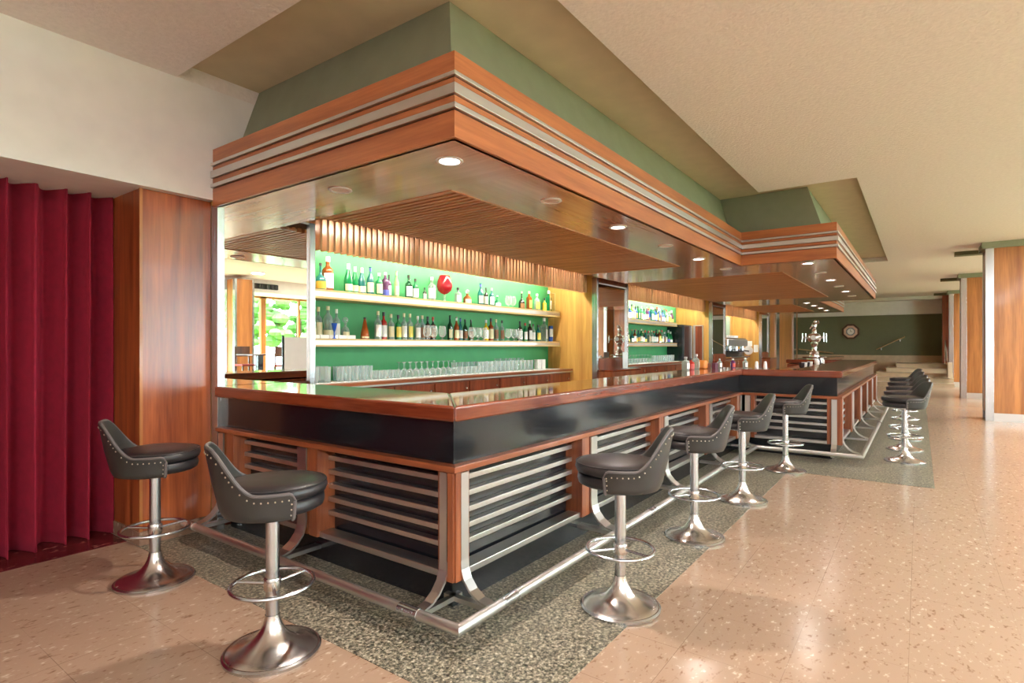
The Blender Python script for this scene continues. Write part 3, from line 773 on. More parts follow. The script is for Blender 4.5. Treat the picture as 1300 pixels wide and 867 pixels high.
# ------------------------------------------------------------------ bar stools
def make_stool(label, loc, rot):
    t = thing('bar_stool', label, 'bar stool', (0,0,0), 0, 'black leather bar stools round the counter')
    L = dict(local=True)
    base = [(0.0,0.004),(0.205,0.004),(0.205,0.012),(0.196,0.020),(0.165,0.028),(0.13,0.040),(0.098,0.057),(0.073,0.078),(0.053,0.104),(0.041,0.130),(0.0345,0.155),(0.032,0.172)]
    MB().lathe(base,48).build('trumpet_base', M['steel'], t, smooth=True, angle=60, **L)
    MB().lathe([(0.196,0.0),(0.213,0.0),(0.214,0.012),(0.205,0.0185),(0.196,0.018)],48).build('base_rim', M['chrome'], t, smooth=True, **L)
    MB().lathe([(0.0,0.15),(0.030,0.15),(0.030,0.655),(0.0,0.655)],28).build('post', M['chrome'], t, smooth=True, **L)
    MB().lathe([(0.029,0.285),(0.036,0.285),(0.038,0.29),(0.038,0.335),(0.036,0.34),(0.029,0.34)],28).build('collar', M['steel'], t, smooth=True, **L)
    ring = [(0.178*math.cos(2*PI*i/48),0.178*math.sin(2*PI*i/48),0.312) for i in range(48)]
    fr = MB().tube(ring,0.0095,10,closed=True).build('foot_ring', M['chrome'], t, smooth=True, **L)
    for i in range(3):
        a = PI/2+2*PI*i/3+0.5
        MB().tube([(0.034*math.cos(a),0.034*math.sin(a),0.312),(0.172*math.cos(a),0.172*math.sin(a),0.312)],0.0075,8).build('spoke', M['chrome'], fr, smooth=True, **L)
    MB().lathe([(0.0,0.640),(0.10,0.640),(0.10,0.662),(0,0.662)],24).build('seat_plate', M['steel'], t, smooth=True, **L)
    def disc(prof): return MB().lathe(prof,48,sx=0.97,sy=1.0,o=(0,0.012,0))
    disc([(0.0,0.662),(0.195,0.662),(0.212,0.672),(0.218,0.692),(0.215,0.715),(0.205,0.726),(0.0,0.726)]).build('lower_cushion', M['leather'], t, smooth=True, angle=60, **L)
    disc([(0.0,0.727),(0.205,0.727),(0.222,0.735),(0.230,0.755),(0.226,0.775),(0.212,0.786),(0.16,0.797),(0.08,0.803),(0.0,0.805)]).build('upper_cushion', M['leather'], t, smooth=True, angle=60, **L)
    pr = [(0.2235*math.cos(2*PI*i/48)*0.97,0.012+0.2235*math.sin(2*PI*i/48),0.7805) for i in range(48)]
    MB().tube(pr,0.0045,6,closed=True).build('cushion_piping', M['leather'], t, smooth=True, **L)
    # wrap-round back shell
    n = 64; amax = math.radians(106)
    def top(a):
        k = 0.5+0.5*math.cos(PI*min(1.0,max(0.0,abs(a)-math.radians(16))/math.radians(54)))
        return 0.766+0.197*k**1.1
    def rad(z): # leaning outwards towards the top
        k = (z-0.655)/0.31
        return 0.222+0.016*min(1,k*2)+0.045*max(0,k)**1.4
    rows = 8; vs = []
    for layer in (0,1):
        for i in range(n+1):
            a = -amax+2*amax*i/n; zt = top(a)
            corner = max(0.0,(abs(a)-amax+0.11)/0.11); zt -= 0.03*corner*corner
            for j in range(rows+1):
                z = 0.652+(zt-0.652)*j/rows
                r = rad(z)-(0.020 if layer else 0.0)-(0.012 if j == 0 else 0)
                vs.append((r*math.sin(a),-r*math.cos(a)*1.0+0.004,z))
    fs = []; m = (n+1)*(rows+1)
    for i in range(n):
        for j in range(rows):
            q = i*(rows+1)+j
            fs.append((q,q+rows+1,q+rows+2,q+1)); fs.append((m+q,m+q+1,m+q+rows+2,m+q+rows+1))
        q = i*(rows+1)
        fs.append((q,m+q,m+q+rows+1,q+rows+1)); q += rows; fs.append((q,q+rows+1,m+q+rows+1,m+q))
    for q0 in (0,n*(rows+1)):
        for j in range(rows): fs.append((q0+j,q0+j+1,m+q0+j+1,m+q0+j))
    edge = []
    for i in range(n+1):
        q = i*(rows+1)+rows; p, w = Vector(vs[q]), Vector(vs[m+q]); edge.append((p+w)/2+Vector((0,0,0.003)))
    dn = [Vector(vs[q]) for q in range(rows,-1,-1)]; up = [Vector(vs[n*(rows+1)+q]) for q in range(rows,-1,-1)]
    MB().tube(dn[::-1]+edge+up,0.0085,8).build('edge_piping', M['piping'], t, smooth=True, **L)
    mb = MB(); pts = []
    for i in range(0,n+1):
        a = -amax+2*amax*i/n
        if i in (0,n): continue
        z = top(a)-0.022-0.03*max(0.0,(abs(a)-amax+0.11)/0.11)**2; r = rad(z)+0.001; pts.append((r*math.sin(a),-r*math.cos(a)+0.004,z))
    last = None
    for p in pts:
        if last is None or (Vector(p)-last).length > 0.024: mb.ball(p,0.0042,6,4); last = Vector(p)
    for sg in (-1,1):
        for z in (0.675,0.70,0.725): r = rad(z)+0.001; a = sg*(amax-0.06); mb.ball((r*math.sin(a),-r*math.cos(a)+0.004,z),0.0042,6,4)
    k0 = len(vs); shell = MB().add(vs, fs); nf = len(shell.f); shell.add(mb.v, mb.f)
    sh = shell.build('backrest_shell', M['leather_shell'], t, smooth=True, angle=50, **L)
    sh.data.materials.append(M['nail'])
    for p in sh.data.polygons:
        if p.index >= nf: p.material_index = 1
    t.location = loc; t.rotation_euler = (0,0,rot); t['_o'] = tuple(loc)
    return t
ST = [(0.664,-0.60,0.38,'black leather bar stool nearest the bar corner on the long side'),
      (2.0,-0.565,0.40,'black leather bar stool, second from the corner along the long bar side'),
      (3.24,-0.60,0.40,'black leather bar stool, third from the corner along the long bar side'),
      (4.80,-0.685,0.38,'black leather bar stool tucked by the slatted end of the middle bar'),
      (-0.656,1.816,-2.02,'black leather bar stool in front of the wooden pier and red curtain'),
      (-0.682,0.511,-2.02,'black leather bar stool at the short bar side with its back to the viewer'),
      (6.2,-1.76,0.4,'black leather bar stool nearest of the row at the projecting middle bar'),
      (7.15,-1.745,0.36,'black leather bar stool, second of the row at the projecting middle bar'),
      (8.2,-1.73,0.4,'black leather bar stool, third of the row at the projecting middle bar'),
      (9.5,-1.70,0.38,'black leather bar stool, fourth of the row at the projecting middle bar'),
      (11.0,-1.675,0.36,'black leather bar stool, farthest of the row at the projecting middle bar')]
s0 = None
for x,y,r,lb in ST:
    if s0 is None: s0 = make_stool(lb,(x,y,0.003),r)
    else:
        on = 0.003 if (x > -0.45) else 0.0
        dup(s0,(x,y,on),r,lb)

# ------------------------------------------------------------------ bottles
def profile(kind, r, h):
    if kind == 'wine':     p = [(0,0),(r,0),(r,0.52),(0.9*r,0.60),(0.5*r,0.70),(0.34*r,0.78),(0.32*r,0.96),(0.38*r,0.965),(0.38*r,1.0),(0,1.0)]
    elif kind == 'champagne': p = [(0,0),(0.96*r,0),(r,0.04),(r,0.40),(0.86*r,0.54),(0.55*r,0.70),(0.36*r,0.83),(0.34*r,0.98),(0,1.0)]
    elif kind == 'spirit': p = [(0,0),(r,0),(r,0.58),(0.94*r,0.64),(0.42*r,0.72),(0.33*r,0.77),(0.33*r,0.93),(0.37*r,0.94),(0.37*r,1.0),(0,1.0)]
    elif kind == 'squat':  p = [(0,0),(0.9*r,0),(r,0.05),(r,0.36),(0.86*r,0.46),(0.4*r,0.55),(0.24*r,0.64),(0.2*r,0.97),(0.24*r,1.0),(0,1.0)]
    elif kind == 'globe':  p = [(0,0),(0.85*r,0),(0.9*r,0.3),(0.75*r,0.36),(0.8*r,0.42),(1.0*r,0.55),(0.8*r,0.68),(0.4*r,0.76),(0.3*r,0.82),(0.3*r,1.0),(0,1.0)]
    elif kind == 'cone':   p = [(0,0),(r,0),(r,0.14),(0.9*r,0.3),(0.55*r,0.6),(0.3*r,0.88),(0.27*r,1.0),(0,1.0)]
    elif kind == 'decanter': p = [(0,0),(0.95*r,0),(r,0.05),(r,0.38),(0.8*r,0.48),(0.35*r,0.56),(0.3*r,0.66),(0.42*r,0.7),(0,0.71)]
    elif kind == 'can':    p = [(0,0),(0.92*r,0),(r,0.02),(r,0.97),(0.92*r,1.0),(0,1.0)]
    else:                  p = [(0,0),(r,0),(r,0.62),(0.9*r,0.68),(0.4*r,0.74),(0.36*r,0.8),(0.36*r,1.0),(0,1.0)]
    return [(a,b*h) for a,b in p]
LABZ = {'wine':(0.10,0.44),'champagne':(0.08,0.30),'spirit':(0.10,0.52),'squat':(0.06,0.33),'globe':(0.05,0.27),'cone':(0.05,0.13),'decanter':(0.06,0.32),'can':(0.3,0.8),'square':(0.12,0.55)}
def bottle(kind, gcol, lcol, ccol, x, y, z, w, h, label, group):
    t = thing('liquor_bottle', label, 'bottle', (x,y,z), random.uniform(-0.3,0.3), group)
    r = w/2; seg = 16
    L = dict(local=True)
    prof = profile(kind, r, h)
    if kind == 'square':
        mb = MB(); mb.lathe(prof, 4, a0=PI/4, a1=PI/4+2*PI); mb.v = [(a*1.15,b*1.15,c) for a,b,c in mb.v]
        mb.build('glass_body', bottle_glass(gcol), t, bevel=0.006, **L)
        MB().box(-r*0.7,r*0.7,-r*0.84,-r*0.825,h*0.12,h*0.52).build('paper_label', colmat('label_'+lcol, LB[lcol]), t, **L)
    else:
        MB().lathe(prof, seg).build('glass_body', bottle_glass(gcol), t, smooth=True, angle=50, **L)
        a, b = LABZ[kind]
        rl = r*(1.02 if kind not in ('cone',) else 1.0)
        if lcol: MB().lathe([(rl,h*a),(rl,h*b)], 12, a0=PI*1.5-1.35, a1=PI*1.5+1.35).build('paper_label', colmat('label_'+lcol, LB[lcol]), t, smooth=True, **L)
    if kind == 'decanter':
        MB().ball((0,0,h*0.85),h*0.13,10,8).build('stopper', M['glass_clear'], t, smooth=True, **L)
    elif kind != 'can' and ccol:
        rn = {'wine':0.36,'champagne':0.39,'spirit':0.40,'squat':0.26,'globe':0.34,'cone':0.32,'square':0.44}[kind]
        zb = {'wine':0.84,'champagne':0.8,'spirit':0.86,'squat':0.9,'globe':0.88,'cone':0.93,'square':0.86}[kind]
        MB().lathe([(rn*r,h*zb),(rn*r,h*1.004),(0,h*1.006)],12).build('cap', colmat('cap_'+str(ccol), LB.get(ccol,(30,30,30))), t, smooth=True, **L)
    return t
KN = {'wine':'wine bottle','champagne':'champagne bottle','spirit':'spirit bottle','squat':'squat bottle','globe':'globe shaped bottle','cone':'conical bottle','decanter':'stoppered decanter','can':'tall tin','square':'square bottle'}
def put(rowdata, z, y, where, group):
    for i, (kind,g,l,c,x,w,h,*dy) in enumerate(rowdata):
        yy = y+(dy[0] if dy else random.uniform(-0.02,0.02))
        lb = '%s %s%s, %s %s' % (g, KN[kind], (' with %s label' % l) if l else '', ORD[i], where)
        bottle(kind,g,l,c,x,yy,z,w,h,lb,group)
S1 = [('squat','teal','gold','black',1.50,0.115,0.29),('spirit','amber','white','white',1.63,0.122,0.378,0.05),('champagne','green','cream','white',1.85,0.095,0.323),('champagne','green','cream','white',1.95,0.08,0.303),
      ('champagne','teal','cream','white',2.05,0.09,0.301),('wine','teal','cream','blue',2.17,0.08,0.326),('spirit','green','cream','white',2.29,0.081,0.267),('globe','purple','blue','white',2.41,0.096,0.293),('spirit','purple','white','black',2.50,0.06,0.273,0.05),
      ('wine','pale','cream','cream',2.58,0.062,0.321),('spirit','dark green','white','black',2.78,0.09,0.294),('spirit','green','white','black',2.91,0.078,0.264),('spirit','dark','grey','black',3.07,0.05,0.164),('spirit','clear','white','white',3.17,0.101,0.307),
      ('spirit','clear','white','black',3.69,0.098,0.214),('decanter','amber','cream',None,3.88,0.115,0.21),('wine','teal','cream','blue',4.20,0.09,0.32),('spirit','dark','grey','black',4.32,0.064,0.266),('spirit','teal','white','grey',4.43,0.075,0.269),('squat','green','white','white',4.60,0.111,0.175),
      ('squat','dark','brown','cream',5.22,0.10,0.281),('square','amber','yellow','cream',5.44,0.085,0.303),('spirit','clear','yellow','white',5.69,0.104,0.281),('spirit','yellow','gold','black',5.89,0.07,0.219),('square','green','white','white',6.04,0.10,0.361)]
put(S1, 1.995, 3.24, 'bottle on the upper shelf, near bay', 'bottles on the upper shelf of the near bay')
S2 = [('spirit','clear','cream','white',1.43,0.06,0.21),('spirit','clear','cream','cream',1.52,0.083,0.338,0.05),('globe','clear','cream','cream',1.64,0.112,0.353,0.05),('spirit','clear','white','white',1.75,0.079,0.328,0.05),('decanter','clear','cream',None,1.87,0.09,0.25,0.05),
      ('cone','amber','cream','black',2.09,0.10,0.25),('spirit','clear','white','cream',2.28,0.085,0.33),('spirit','red','white','black',2.39,0.082,0.324),('spirit','clear','cream','cream',2.51,0.079,0.307),('spirit','green','yellow','black',2.62,0.076,0.30),('spirit','clear','white','cream',2.71,0.077,0.326),
      ('spirit','clear','yellow','cream',2.82,0.078,0.325),('spirit','clear','white','white',2.94,0.079,0.30),('spirit','clear','brown','cream',3.08,0.085,0.316,0.06),('spirit','dark','brown','black',3.18,0.079,0.308,0.06),('spirit','dark','brown','red',3.28,0.079,0.305,0.06),
      ('wine','dark green','cream','black',3.57,0.074,0.34),('wine','amber','cream','white',3.67,0.074,0.32),('wine','teal','white','blue',3.77,0.066,0.311),('wine','dark green','brown','black',3.93,0.075,0.30,0.06),('wine','dark green','brown','black',4.06,0.075,0.30,0.06),
      ('spirit','yellow','white','white',4.31,0.08,0.303),('spirit','amber','cream','black',4.46,0.083,0.333),('spirit','clear','brown','cream',4.65,0.075,0.327,0.06),('spirit','clear','brown','black',4.80,0.075,0.318,0.06),('spirit','dark','white','black',5.22,0.084,0.317),
      ('spirit','green','white','red',5.34,0.079,0.292),('spirit','dark','white','white',5.50,0.08,0.339),('spirit','clear','white','black',5.60,0.072,0.285),('spirit','teal','yellow','black',5.73,0.082,0.274),('square','clear','white','white',5.93,0.125,0.397),('can','blue','white',None,6.10,0.08,0.27)]
put(S2, 1.485, 3.25, 'bottle on the lower shelf, near bay', 'bottles on the lower shelf of the near bay')
rb = random.Random(11)
kinds = ['spirit','wine','champagne','spirit','square','spirit','squat','wine']
def rand_row(x0, x1, n, hs, cols):
    out = []
    for i in range(n):
        k = rb.choice(kinds); out.append((k, rb.choice(cols), rb.choice(['white','cream','yellow','white','gold','brown','blue']), rb.choice(['black','white','cream','red']), x0+(x1-x0)*(i+0.5)/n+rb.uniform(-0.008,0.008), rb.uniform(0.08,0.105), rb.uniform(*hs)))
    return out
put(rand_row(9.0,11.9,24,(0.27,0.37),['green','clear','clear','lime','teal','dark green','blue','purple','clear']), 1.995, 3.22, 'bottle on the upper shelf, middle bay', 'bottles on the upper shelf of the middle bay')
put(rand_row(9.0,11.9,22,(0.25,0.35),['clear','clear','dark','green','amber','clear','teal']), 1.485, 3.24, 'bottle on the lower shelf, middle bay', 'bottles on the lower shelf of the middle bay')

# giant red balloon glass
t = thing('balloon_glass', 'giant stemmed balloon glass holding red liquid on the upper shelf', 'glass', (3.43,3.24,1.995))
MB().lathe([(0.0,0.0),(0.075,0.002),(0.07,0.008),(0.016,0.016),(0.012,0.06),(0.02,0.10)],24).build('stem', M['glass_clear'], t, smooth=True, local=True)
MB().lathe([(0.0,0.10),(0.045,0.115),(0.09,0.155),(0.105,0.21),(0.095,0.28),(0.068,0.355)],28).build('bowl', M['red_liquid'], t, smooth=True, local=True)

# drinking glasses: one of each kind, then copies
def glass_kind(kind):
    t = thing('drinking_glass', 'x', 'glass', (0,0,0))
    g = M['glass_clear']; L = dict(local=True, smooth=True, angle=60)
    if kind == 'tumbler':
        MB().lathe([(0,0),(0.036,0),(0.046,0.10),(0.0435,0.10),(0.034,0.012),(0,0.012)],16).build('tumbler_body', g, t, **L)
    elif kind == 'cut':
        MB().lathe([(0,0),(0.062,0),(0.068,0.02),(0.07,0.165),(0.066,0.165),(0.06,0.02),(0,0.02)],12).build('cut_glass_body', g, t, angle=10, smooth=True, local=True)
    elif kind == 'highball':
        MB().lathe([(0,0),(0.036,0),(0.042,0.16),(0.0395,0.16),(0.034,0.012),(0,0.012)],16).build('highball_body', g, t, **L)
    elif kind == 'inverted':
        MB().lathe([(0.034,0.0),(0.042,0.045),(0.036,0.085),(0.006,0.105)],16).build('bowl', g, t, **L)
        MB().lathe([(0.006,0.105),(0.005,0.17),(0.010,0.178),(0.036,0.184),(0,0.187)],16).build('stem', g, t, **L)
    elif kind == 'snifter':
        MB().lathe([(0.036,0.0),(0.038,0.004),(0.008,0.012),(0.007,0.035)],16).build('stem', g, t, **L)
        MB().lathe([(0.007,0.035),(0.038,0.05),(0.052,0.085),(0.05,0.13),(0.038,0.185)],16).build('bowl', g, t, **L)
    elif kind == 'coupe':
        MB().lathe([(0.034,0.0),(0.034,0.003),(0.006,0.01),(0.005,0.11)],16).build('stem', g, t, **L)
        MB().lathe([(0.005,0.11),(0.03,0.13),(0.05,0.165),(0.052,0.19)],16).build('bowl', g, t, **L)
    return t
proto = {}
NM = {'tumbler':'short straight tumbler','cut':'wide cut glass tumbler','highball':'tall straight highball glass','inverted':'upside-down stemmed glass','snifter':'round brandy snifter','coupe':'slender stemmed cocktail glass'}
cnt = {}
def pg(kind, x, y, z, where, group):
    key = (kind, where); cnt[key] = cnt.get(key, -1)+1
    lb = '%s, %s %s' % (NM[kind], ORD[cnt[key]], where)
    if kind not in proto:
        proto[kind] = glass_kind(kind); o = proto[kind]; o.location = (x,y,z); o['label'] = lb; o['group'] = group; o['_o'] = (x,y,z)
    else: dup(proto[kind], (x,y,z), 0, lb, group)
ZB = 1.026
fr_, bk_ = 'in the front row on the near back counter', 'in the back row on the near back counter'
G_ = 'glasses on the near back counter'
for x in (1.32,1.47): pg('cut',x,3.13,ZB,fr_,G_)
for x in (1.40,1.56): pg('cut',x,3.30,ZB,bk_,G_)
for i in range(5): pg('highball',1.66+0.098*i,3.12,ZB,fr_,G_); pg('highball',1.72+0.098*i,3.26,ZB,bk_,G_)
for i in range(4): pg('tumbler',2.16+0.105*i,3.12,ZB,fr_,G_); pg('tumbler',2.2+0.1*i,3.22,ZB,bk_,G_)
for i in range(10): pg('inverted',2.58+0.1*i,3.12,ZB,fr_,G_); pg('inverted',2.64+0.1*i,3.27,ZB,bk_,G_)
for i in range(5): pg('tumbler',3.58+0.1*i,3.11,ZB,'low on the near counter before the long highball row',G_)
for i in range(13): pg('highball',4.05+0.105*i,3.12,ZB,'of the long front highball row, near counter',G_)
for i in range(12): pg('highball',3.6+0.13*i,3.225,ZB,'of the long back highball row, near counter',G_)
for x in (4.72,4.86,5.0,5.1,5.22,5.34): pg('coupe',x,3.33,ZB,'behind the highballs on the near back counter',G_)
sh = 'on the lower shelf of the near bay'; gs = 'brandy snifters on the lower shelf'
for x in (3.02,3.14,3.30,3.90,4.04,4.17,4.76,4.91,5.05): pg('snifter',x,3.16,1.485,sh,gs)
for x in (4.82,4.94): pg('snifter',x,3.2,1.995,'on the upper shelf of the near bay','brandy snifters on the upper shelf')
G2 = 'glasses on the middle back counter'
for i in range(9): pg('inverted',9.0+0.16*i,3.13,ZB,'in the row on the middle back counter',G2); pg('tumbler',9.06+0.16*i,3.3,ZB,'in the back row on the middle back counter',G2)
for i in range(10): pg('highball',10.45+0.14*i,3.13,ZB,'in the row on the middle back counter',G2)

# small goblet, white boxes, framed card, carton
t = thing('blue_goblet', 'small bright blue goblet in front of the bottles on the lower shelf', 'glass', (1.60,3.135,1.485))
MB().lathe([(0.0,0.0),(0.026,0.002),(0.008,0.012),(0.007,0.07)],14).build('stem', M['blue_glass'], t, smooth=True, local=True)
MB().lathe([(0.007,0.07),(0.018,0.10),(0.032,0.165)],14).build('bowl', M['blue_glass'], t, smooth=True, local=True)
for i in range(5):
    x = 1.39+0.115*i
    if i == 2: x += 0.0
    o = MB().box(x-0.054,x+0.054,3.165,3.19,1.485,1.525).build('small_box', M['white'], bevel=0.002)
    tag(o, 'low white box, %s of five lined up on the lower shelf' % ORD[i], 'box', 'white boxes on the lower shelf')
t = thing('glass_show_case', 'thin clear display frame round the last green bottle on upper shelf', 'frame', (6.04,3.24,1.995))
fr = MB()
for xx in (5.965,6.115): fr.box(xx-0.004,xx+0.004,3.16,3.168,1.995,2.31)
fr.box(5.965,6.115,3.16,3.168,2.305,2.313); fr.build('thin_frame', M['shelf_wood'], t)
MB().box(5.969,6.111,3.162,3.164,2.0,2.305).build('clear_front', M['pane'], t)
for i, x in enumerate((5.58,5.70)):
    o = MB().box(x-0.05,x+0.05,3.12,3.2,ZB,ZB+0.16).build('paper_carton', M['paper'], bevel=0.002)
    tag(o, 'white paper carton, %s at the end of the near back counter' % ORD[i], 'carton', 'white cartons at the glass row end')

# tall fridge and framed panel at the end of the middle bay
t = thing('glass_door_fridge', 'tall black fridge with steel framed door beside the middle bay shelves', 'fridge', (12.3,3.1,0))
MB().box(12.0,12.62,2.97,YG-0.036,1.02,1.955).build('black_body', M['black'], t, bevel=0.005)
dr = MB().box(12.02,12.6,2.94,2.97,1.03,1.945).build('door', M['black'], t, bevel=0.004)
MB().box(12.55-12.3,12.6-12.3,2.925-3.1,2.94-3.1,1.05,1.93).build('steel_handle_edge', M['alu'], dr, local=True)
t = thing('framed_side_panel', 'brown panel in a silver frame on the yellow veneer beside the fridge', 'panel', (12.67,2.75,1.0))
MB().box(12.66,12.69,2.66,2.92,1.0,1.955).build('silver_frame', M['alu'], t)
MB().box(12.65,12.66,2.685,2.86,1.03,1.93).build('brown_panel', M['cab_wood'], t)

# espresso machine and clutter in the last bay
t = thing('espresso_machine', 'wide dark and chrome espresso machine in the last bar bay', 'coffee machine', (16.3,2.95,1.02))
MB().box(15.2,17.5,2.80,3.36,1.06,1.32).build('lower_body', M['black'], t, bevel=0.02)
MB().box(15.15,17.55,2.70,3.36,1.40,1.62).build('upper_body', M['alu'], t, bevel=0.03)
MB().box(15.3,17.4,3.0,3.36,1.32,1.40).build('back_plate', M['chrome'], t)
MB().box(15.2,17.5,2.62,2.80,1.04,1.08).build('drip_tray', M['chrome'], t)
MB().box(15.2,17.5,2.75,3.36,1.62,1.66).build('cup_rail', M['chrome'], t)
for x in (15.6,16.35,17.1):
    gh = MB().lathe([(0,1.27),(0.06,1.27),(0.06,1.42),(0,1.42)],16,(x,2.78,0)).build('group_head', M['chrome'], t, smooth=True)
    MB().tube([(x-16.3,2.76-2.95,1.27-1.02),(x-16.3+0.02,2.56-2.95,1.24-1.02)],0.02,8).build('handle', M['black'], gh, smooth=True, local=True)
for x in (15.3,17.4): MB().box(x-0.05,x+0.05,2.8,3.3,1.02,1.06).build('foot', M['black'], t)
for i in range(9):
    x = 15.3+0.25*i; o = MB().lathe([(0.03,0),(0.05,0.02),(0.06,0.09),(0.054,0.09),(0.03,0.012),(0,0.012)],14,(x,3.0,1.66)).build('coffee_cup', M['white'], smooth=True)
    tag(o, 'white coffee cup, %s of the line on top of the espresso machine' % ORD[i], 'cup', 'cups on the espresso machine')
t = thing('wall_mirror', 'upright mirror with pale frame on the back wall of the last bay', 'mirror', (15.6,YG-0.05,1.7))
MB().box(15.4,17.9,YG-0.06,YG-0.03,1.0,2.40).build('pale_frame', colmat('pale_green_frame',(120,142,128)), t)
MB().box(16.0,17.3,YG-0.066,YG-0.06,1.05,2.34).build('glass', M['mirror'], t)
for i, (y0,y1,z0,z1) in enumerate(((2.74,2.98,1.40,1.58),(2.545,2.69,1.20,1.45))):
    o = MB().box(18.317,18.323,y0,y1,z0,z1).build('notice_paper', M['paper']); tag(o, 'blank looking white notice, %s on the honey veneer end of the last bay' % ORD[i], 'paper', 'notices on the end panel')
mb = MB().lathe([(0,0),(0.13,0.0),(0.15,0.02),(0.0,0.012)],24); mb.v = [(18.30-c, 2.85+a, 1.26+b) for a,b,c in mb.v]
o = mb.build('white_plate', M['white'], smooth=True); tag(o, 'round white plate hung under the notices', 'plate')

# card holder on the middle pillar base, orange dispenser, bottles by the counter end
t = thing('menu_holder', 'upright white menu card on the mirror pillar base', 'menu card', (7.0,2.26,1.01))
MB().box(6.90,7.14,2.25,2.30,1.01,1.02).build('stand', M['glass_clear'], t); MB().box(6.92,7.12,2.27,2.276,1.02,1.30).build('card', M['paper'], t)
o = MB().box(5.48,5.62,0.42,0.54,1.10,1.215).build('wooden_dispenser', M['yellow_stop'], bevel=0.02); tag(o, 'orange wooden napkin dispenser on the rear countertop edge', 'dispenser')
# working counter behind the middle bar
t = thing('work_counter', 'low wooden work counter behind the projecting middle bar', 'cabinet', (9.0,-0.2,0))
MB().box(7.0,11.95,-0.5,0.15,0.06,0.95).build('carcass', M['cab_wood'], t); MB().box(6.95,11.98,-0.52,0.18,0.95,1.0).build('worktop', M['wood_x'], t, bevel=0.006)
MB().box(7.1,11.85,-0.45,0.1,0,0.06).build('plinth', M['black'], t)
MX = [('square','clear','white','grey',4.95,0.50,0.09,0.17),('spirit','red','red','black',5.12,0.49,0.09,0.15),('square','clear','white','grey',5.30,0.48,0.10,0.20),
      ('spirit','clear','white','grey',6.02,0.38,0.07,0.13),('spirit','purple','red','white',6.10,0.22,0.07,0.13),('spirit','clear','white','white',6.2,0.08,0.07,0.14)]
for i,(k,g_,l,c,x,y,w_,h_) in enumerate(MX):
    bottle(k,g_,l,c,x,y,1.10,w_,h_,'small %s bottle with %s label, %s along the rear countertop edge by the inner corner' % (g_,l,ORD[i]),'small bottles near the inner bar corner')
for i,(x,y) in enumerate(((6.07,-0.1),(6.12,-0.2))):
    o = MB().lathe([(0.022,0),(0.026,0.004),(0.02,0.075),(0.017,0.095),(0,0.10)],12,(x,y,1.10)).build('salt_shaker', M['white'], smooth=True)
    tag(o, 'small white shaker, %s of two on the countertop past the inner corner' % ORD[i], 'shaker', 'white shakers')
for i,y in enumerate((0.50,0.40)):
    o = MB().box(5.80+0.02*i,5.94+0.02*i,y-0.02,y+0.03,1.10,1.17).build('coaster_box', colmat('maroon_card',(96,50,70)) if i else M['cab_wood'], bevel=0.003)
    tag(o, '%s low box on the rear countertop edge at the inner corner' % ('brown','purple')[i], 'box')
for i,x in enumerate((9.4,9.7,10.0,10.35)):
    o = MB().lathe([(0.03,0),(0.045,0.03),(0.05,0.1),(0.044,0.1),(0.03,0.012),(0,0.012)],14,(x,-0.15,1.0)).build('coffee_cup', M['white'] if i % 2 else colmat('dark_mug',(40,36,40)), smooth=True)
    tag(o, '%s cup, %s on the work counter behind the middle bar' % ('white' if i % 2 else 'dark', ORD[i]), 'cup', 'cups on the work counter')
for i in range(4):
    x = 6.8+0.32*i; o = MB().lathe([(0.045,0),(0.048,0.005),(0.05,0.10),(0.03,0.13),(0.03,0.15),(0,0.155)],14,(10.9+0.25*i,-0.2,1.0)).build('condiment_jar', [M['white'],colmat('dark_mug',(40,36,40)),M['silver'],M['white']][i], smooth=True)
    tag(o, '%s jar, %s on the work counter by the silver beer font' % (['white','dark','silver','pale'][i], ORD[i]), 'jar', 'jars by the beer font')

# ornate silver beer font on a round tray
FX, FY = 12.33, 0.04
t = thing('beer_font', 'ornate silver beer font on a round tray at the middle counter end', 'beer tap', (FX,FY,1.10))
L = dict(local=True, smooth=True)
MB().lathe([(0,0.0),(0.16,0.0),(0.16,0.03),(0.24,0.04),(0.25,0.055),(0.24,0.065),(0,0.065)],32).build('round_tray', M['silver'], t, angle=40, **L)
MB().lathe([(0.10,0.065),(0.10,0.10),(0.085,0.12),(0.10,0.14),(0.09,0.17),(0.055,0.2),(0.05,0.28),(0.06,0.32),(0.085,0.36),(0.065,0.385)],24).build('column', M['silver'], t, angle=50, **L)
MB().lathe([(0.06,0.385),(0.10,0.40),(0.13,0.44),(0.145,0.50),(0.13,0.55),(0.10,0.585),(0.05,0.60),(0.045,0.63),(0.06,0.65),(0.02,0.66)],28).build('urn_body', M['silver'], t, angle=50, **L)
fg = MB(); fg.lathe([(0.05,0.65),(0.045,0.68),(0.03,0.70),(0.045,0.74),(0.055,0.79),(0.04,0.83),(0.02,0.845)],14); fg.ball((0.0,-0.02,0.865),0.035,10,8); fg.tube([(0.0,0.0,0.80),(0.02,-0.09,0.84),(0.03,-0.075,0.89)],[0.02,0.016,0.012],8); fg.tube([(0.0,0.03,0.78),(-0.02,0.07,0.73),(0.0,0.09,0.70)],[0.016,0.012,0.01],8)
fg.build('finial_figure', M['silver'], t, **L)
for a in (PI*0.25, PI*0.75, PI*1.25, PI*1.75):
    ca, sa = math.cos(a), math.sin(a)
    tp = MB().tube([(0.12*ca,0.12*sa,0.49),(0.30*ca,0.30*sa,0.50)],0.017,10).build('tap_arm', M['silver'], t, **L)
    MB().tube([(0.30*ca,0.30*sa,0.60),(0.30*ca,0.30*sa,0.50),(0.31*ca,0.31*sa,0.40)],[0.012,0.014,0.009],10).build('tap_spout', M['silver'], tp, **L)
MB().lathe([(0,0),(0.05,0.0),(0.05,0.012),(0,0.016)],20).v
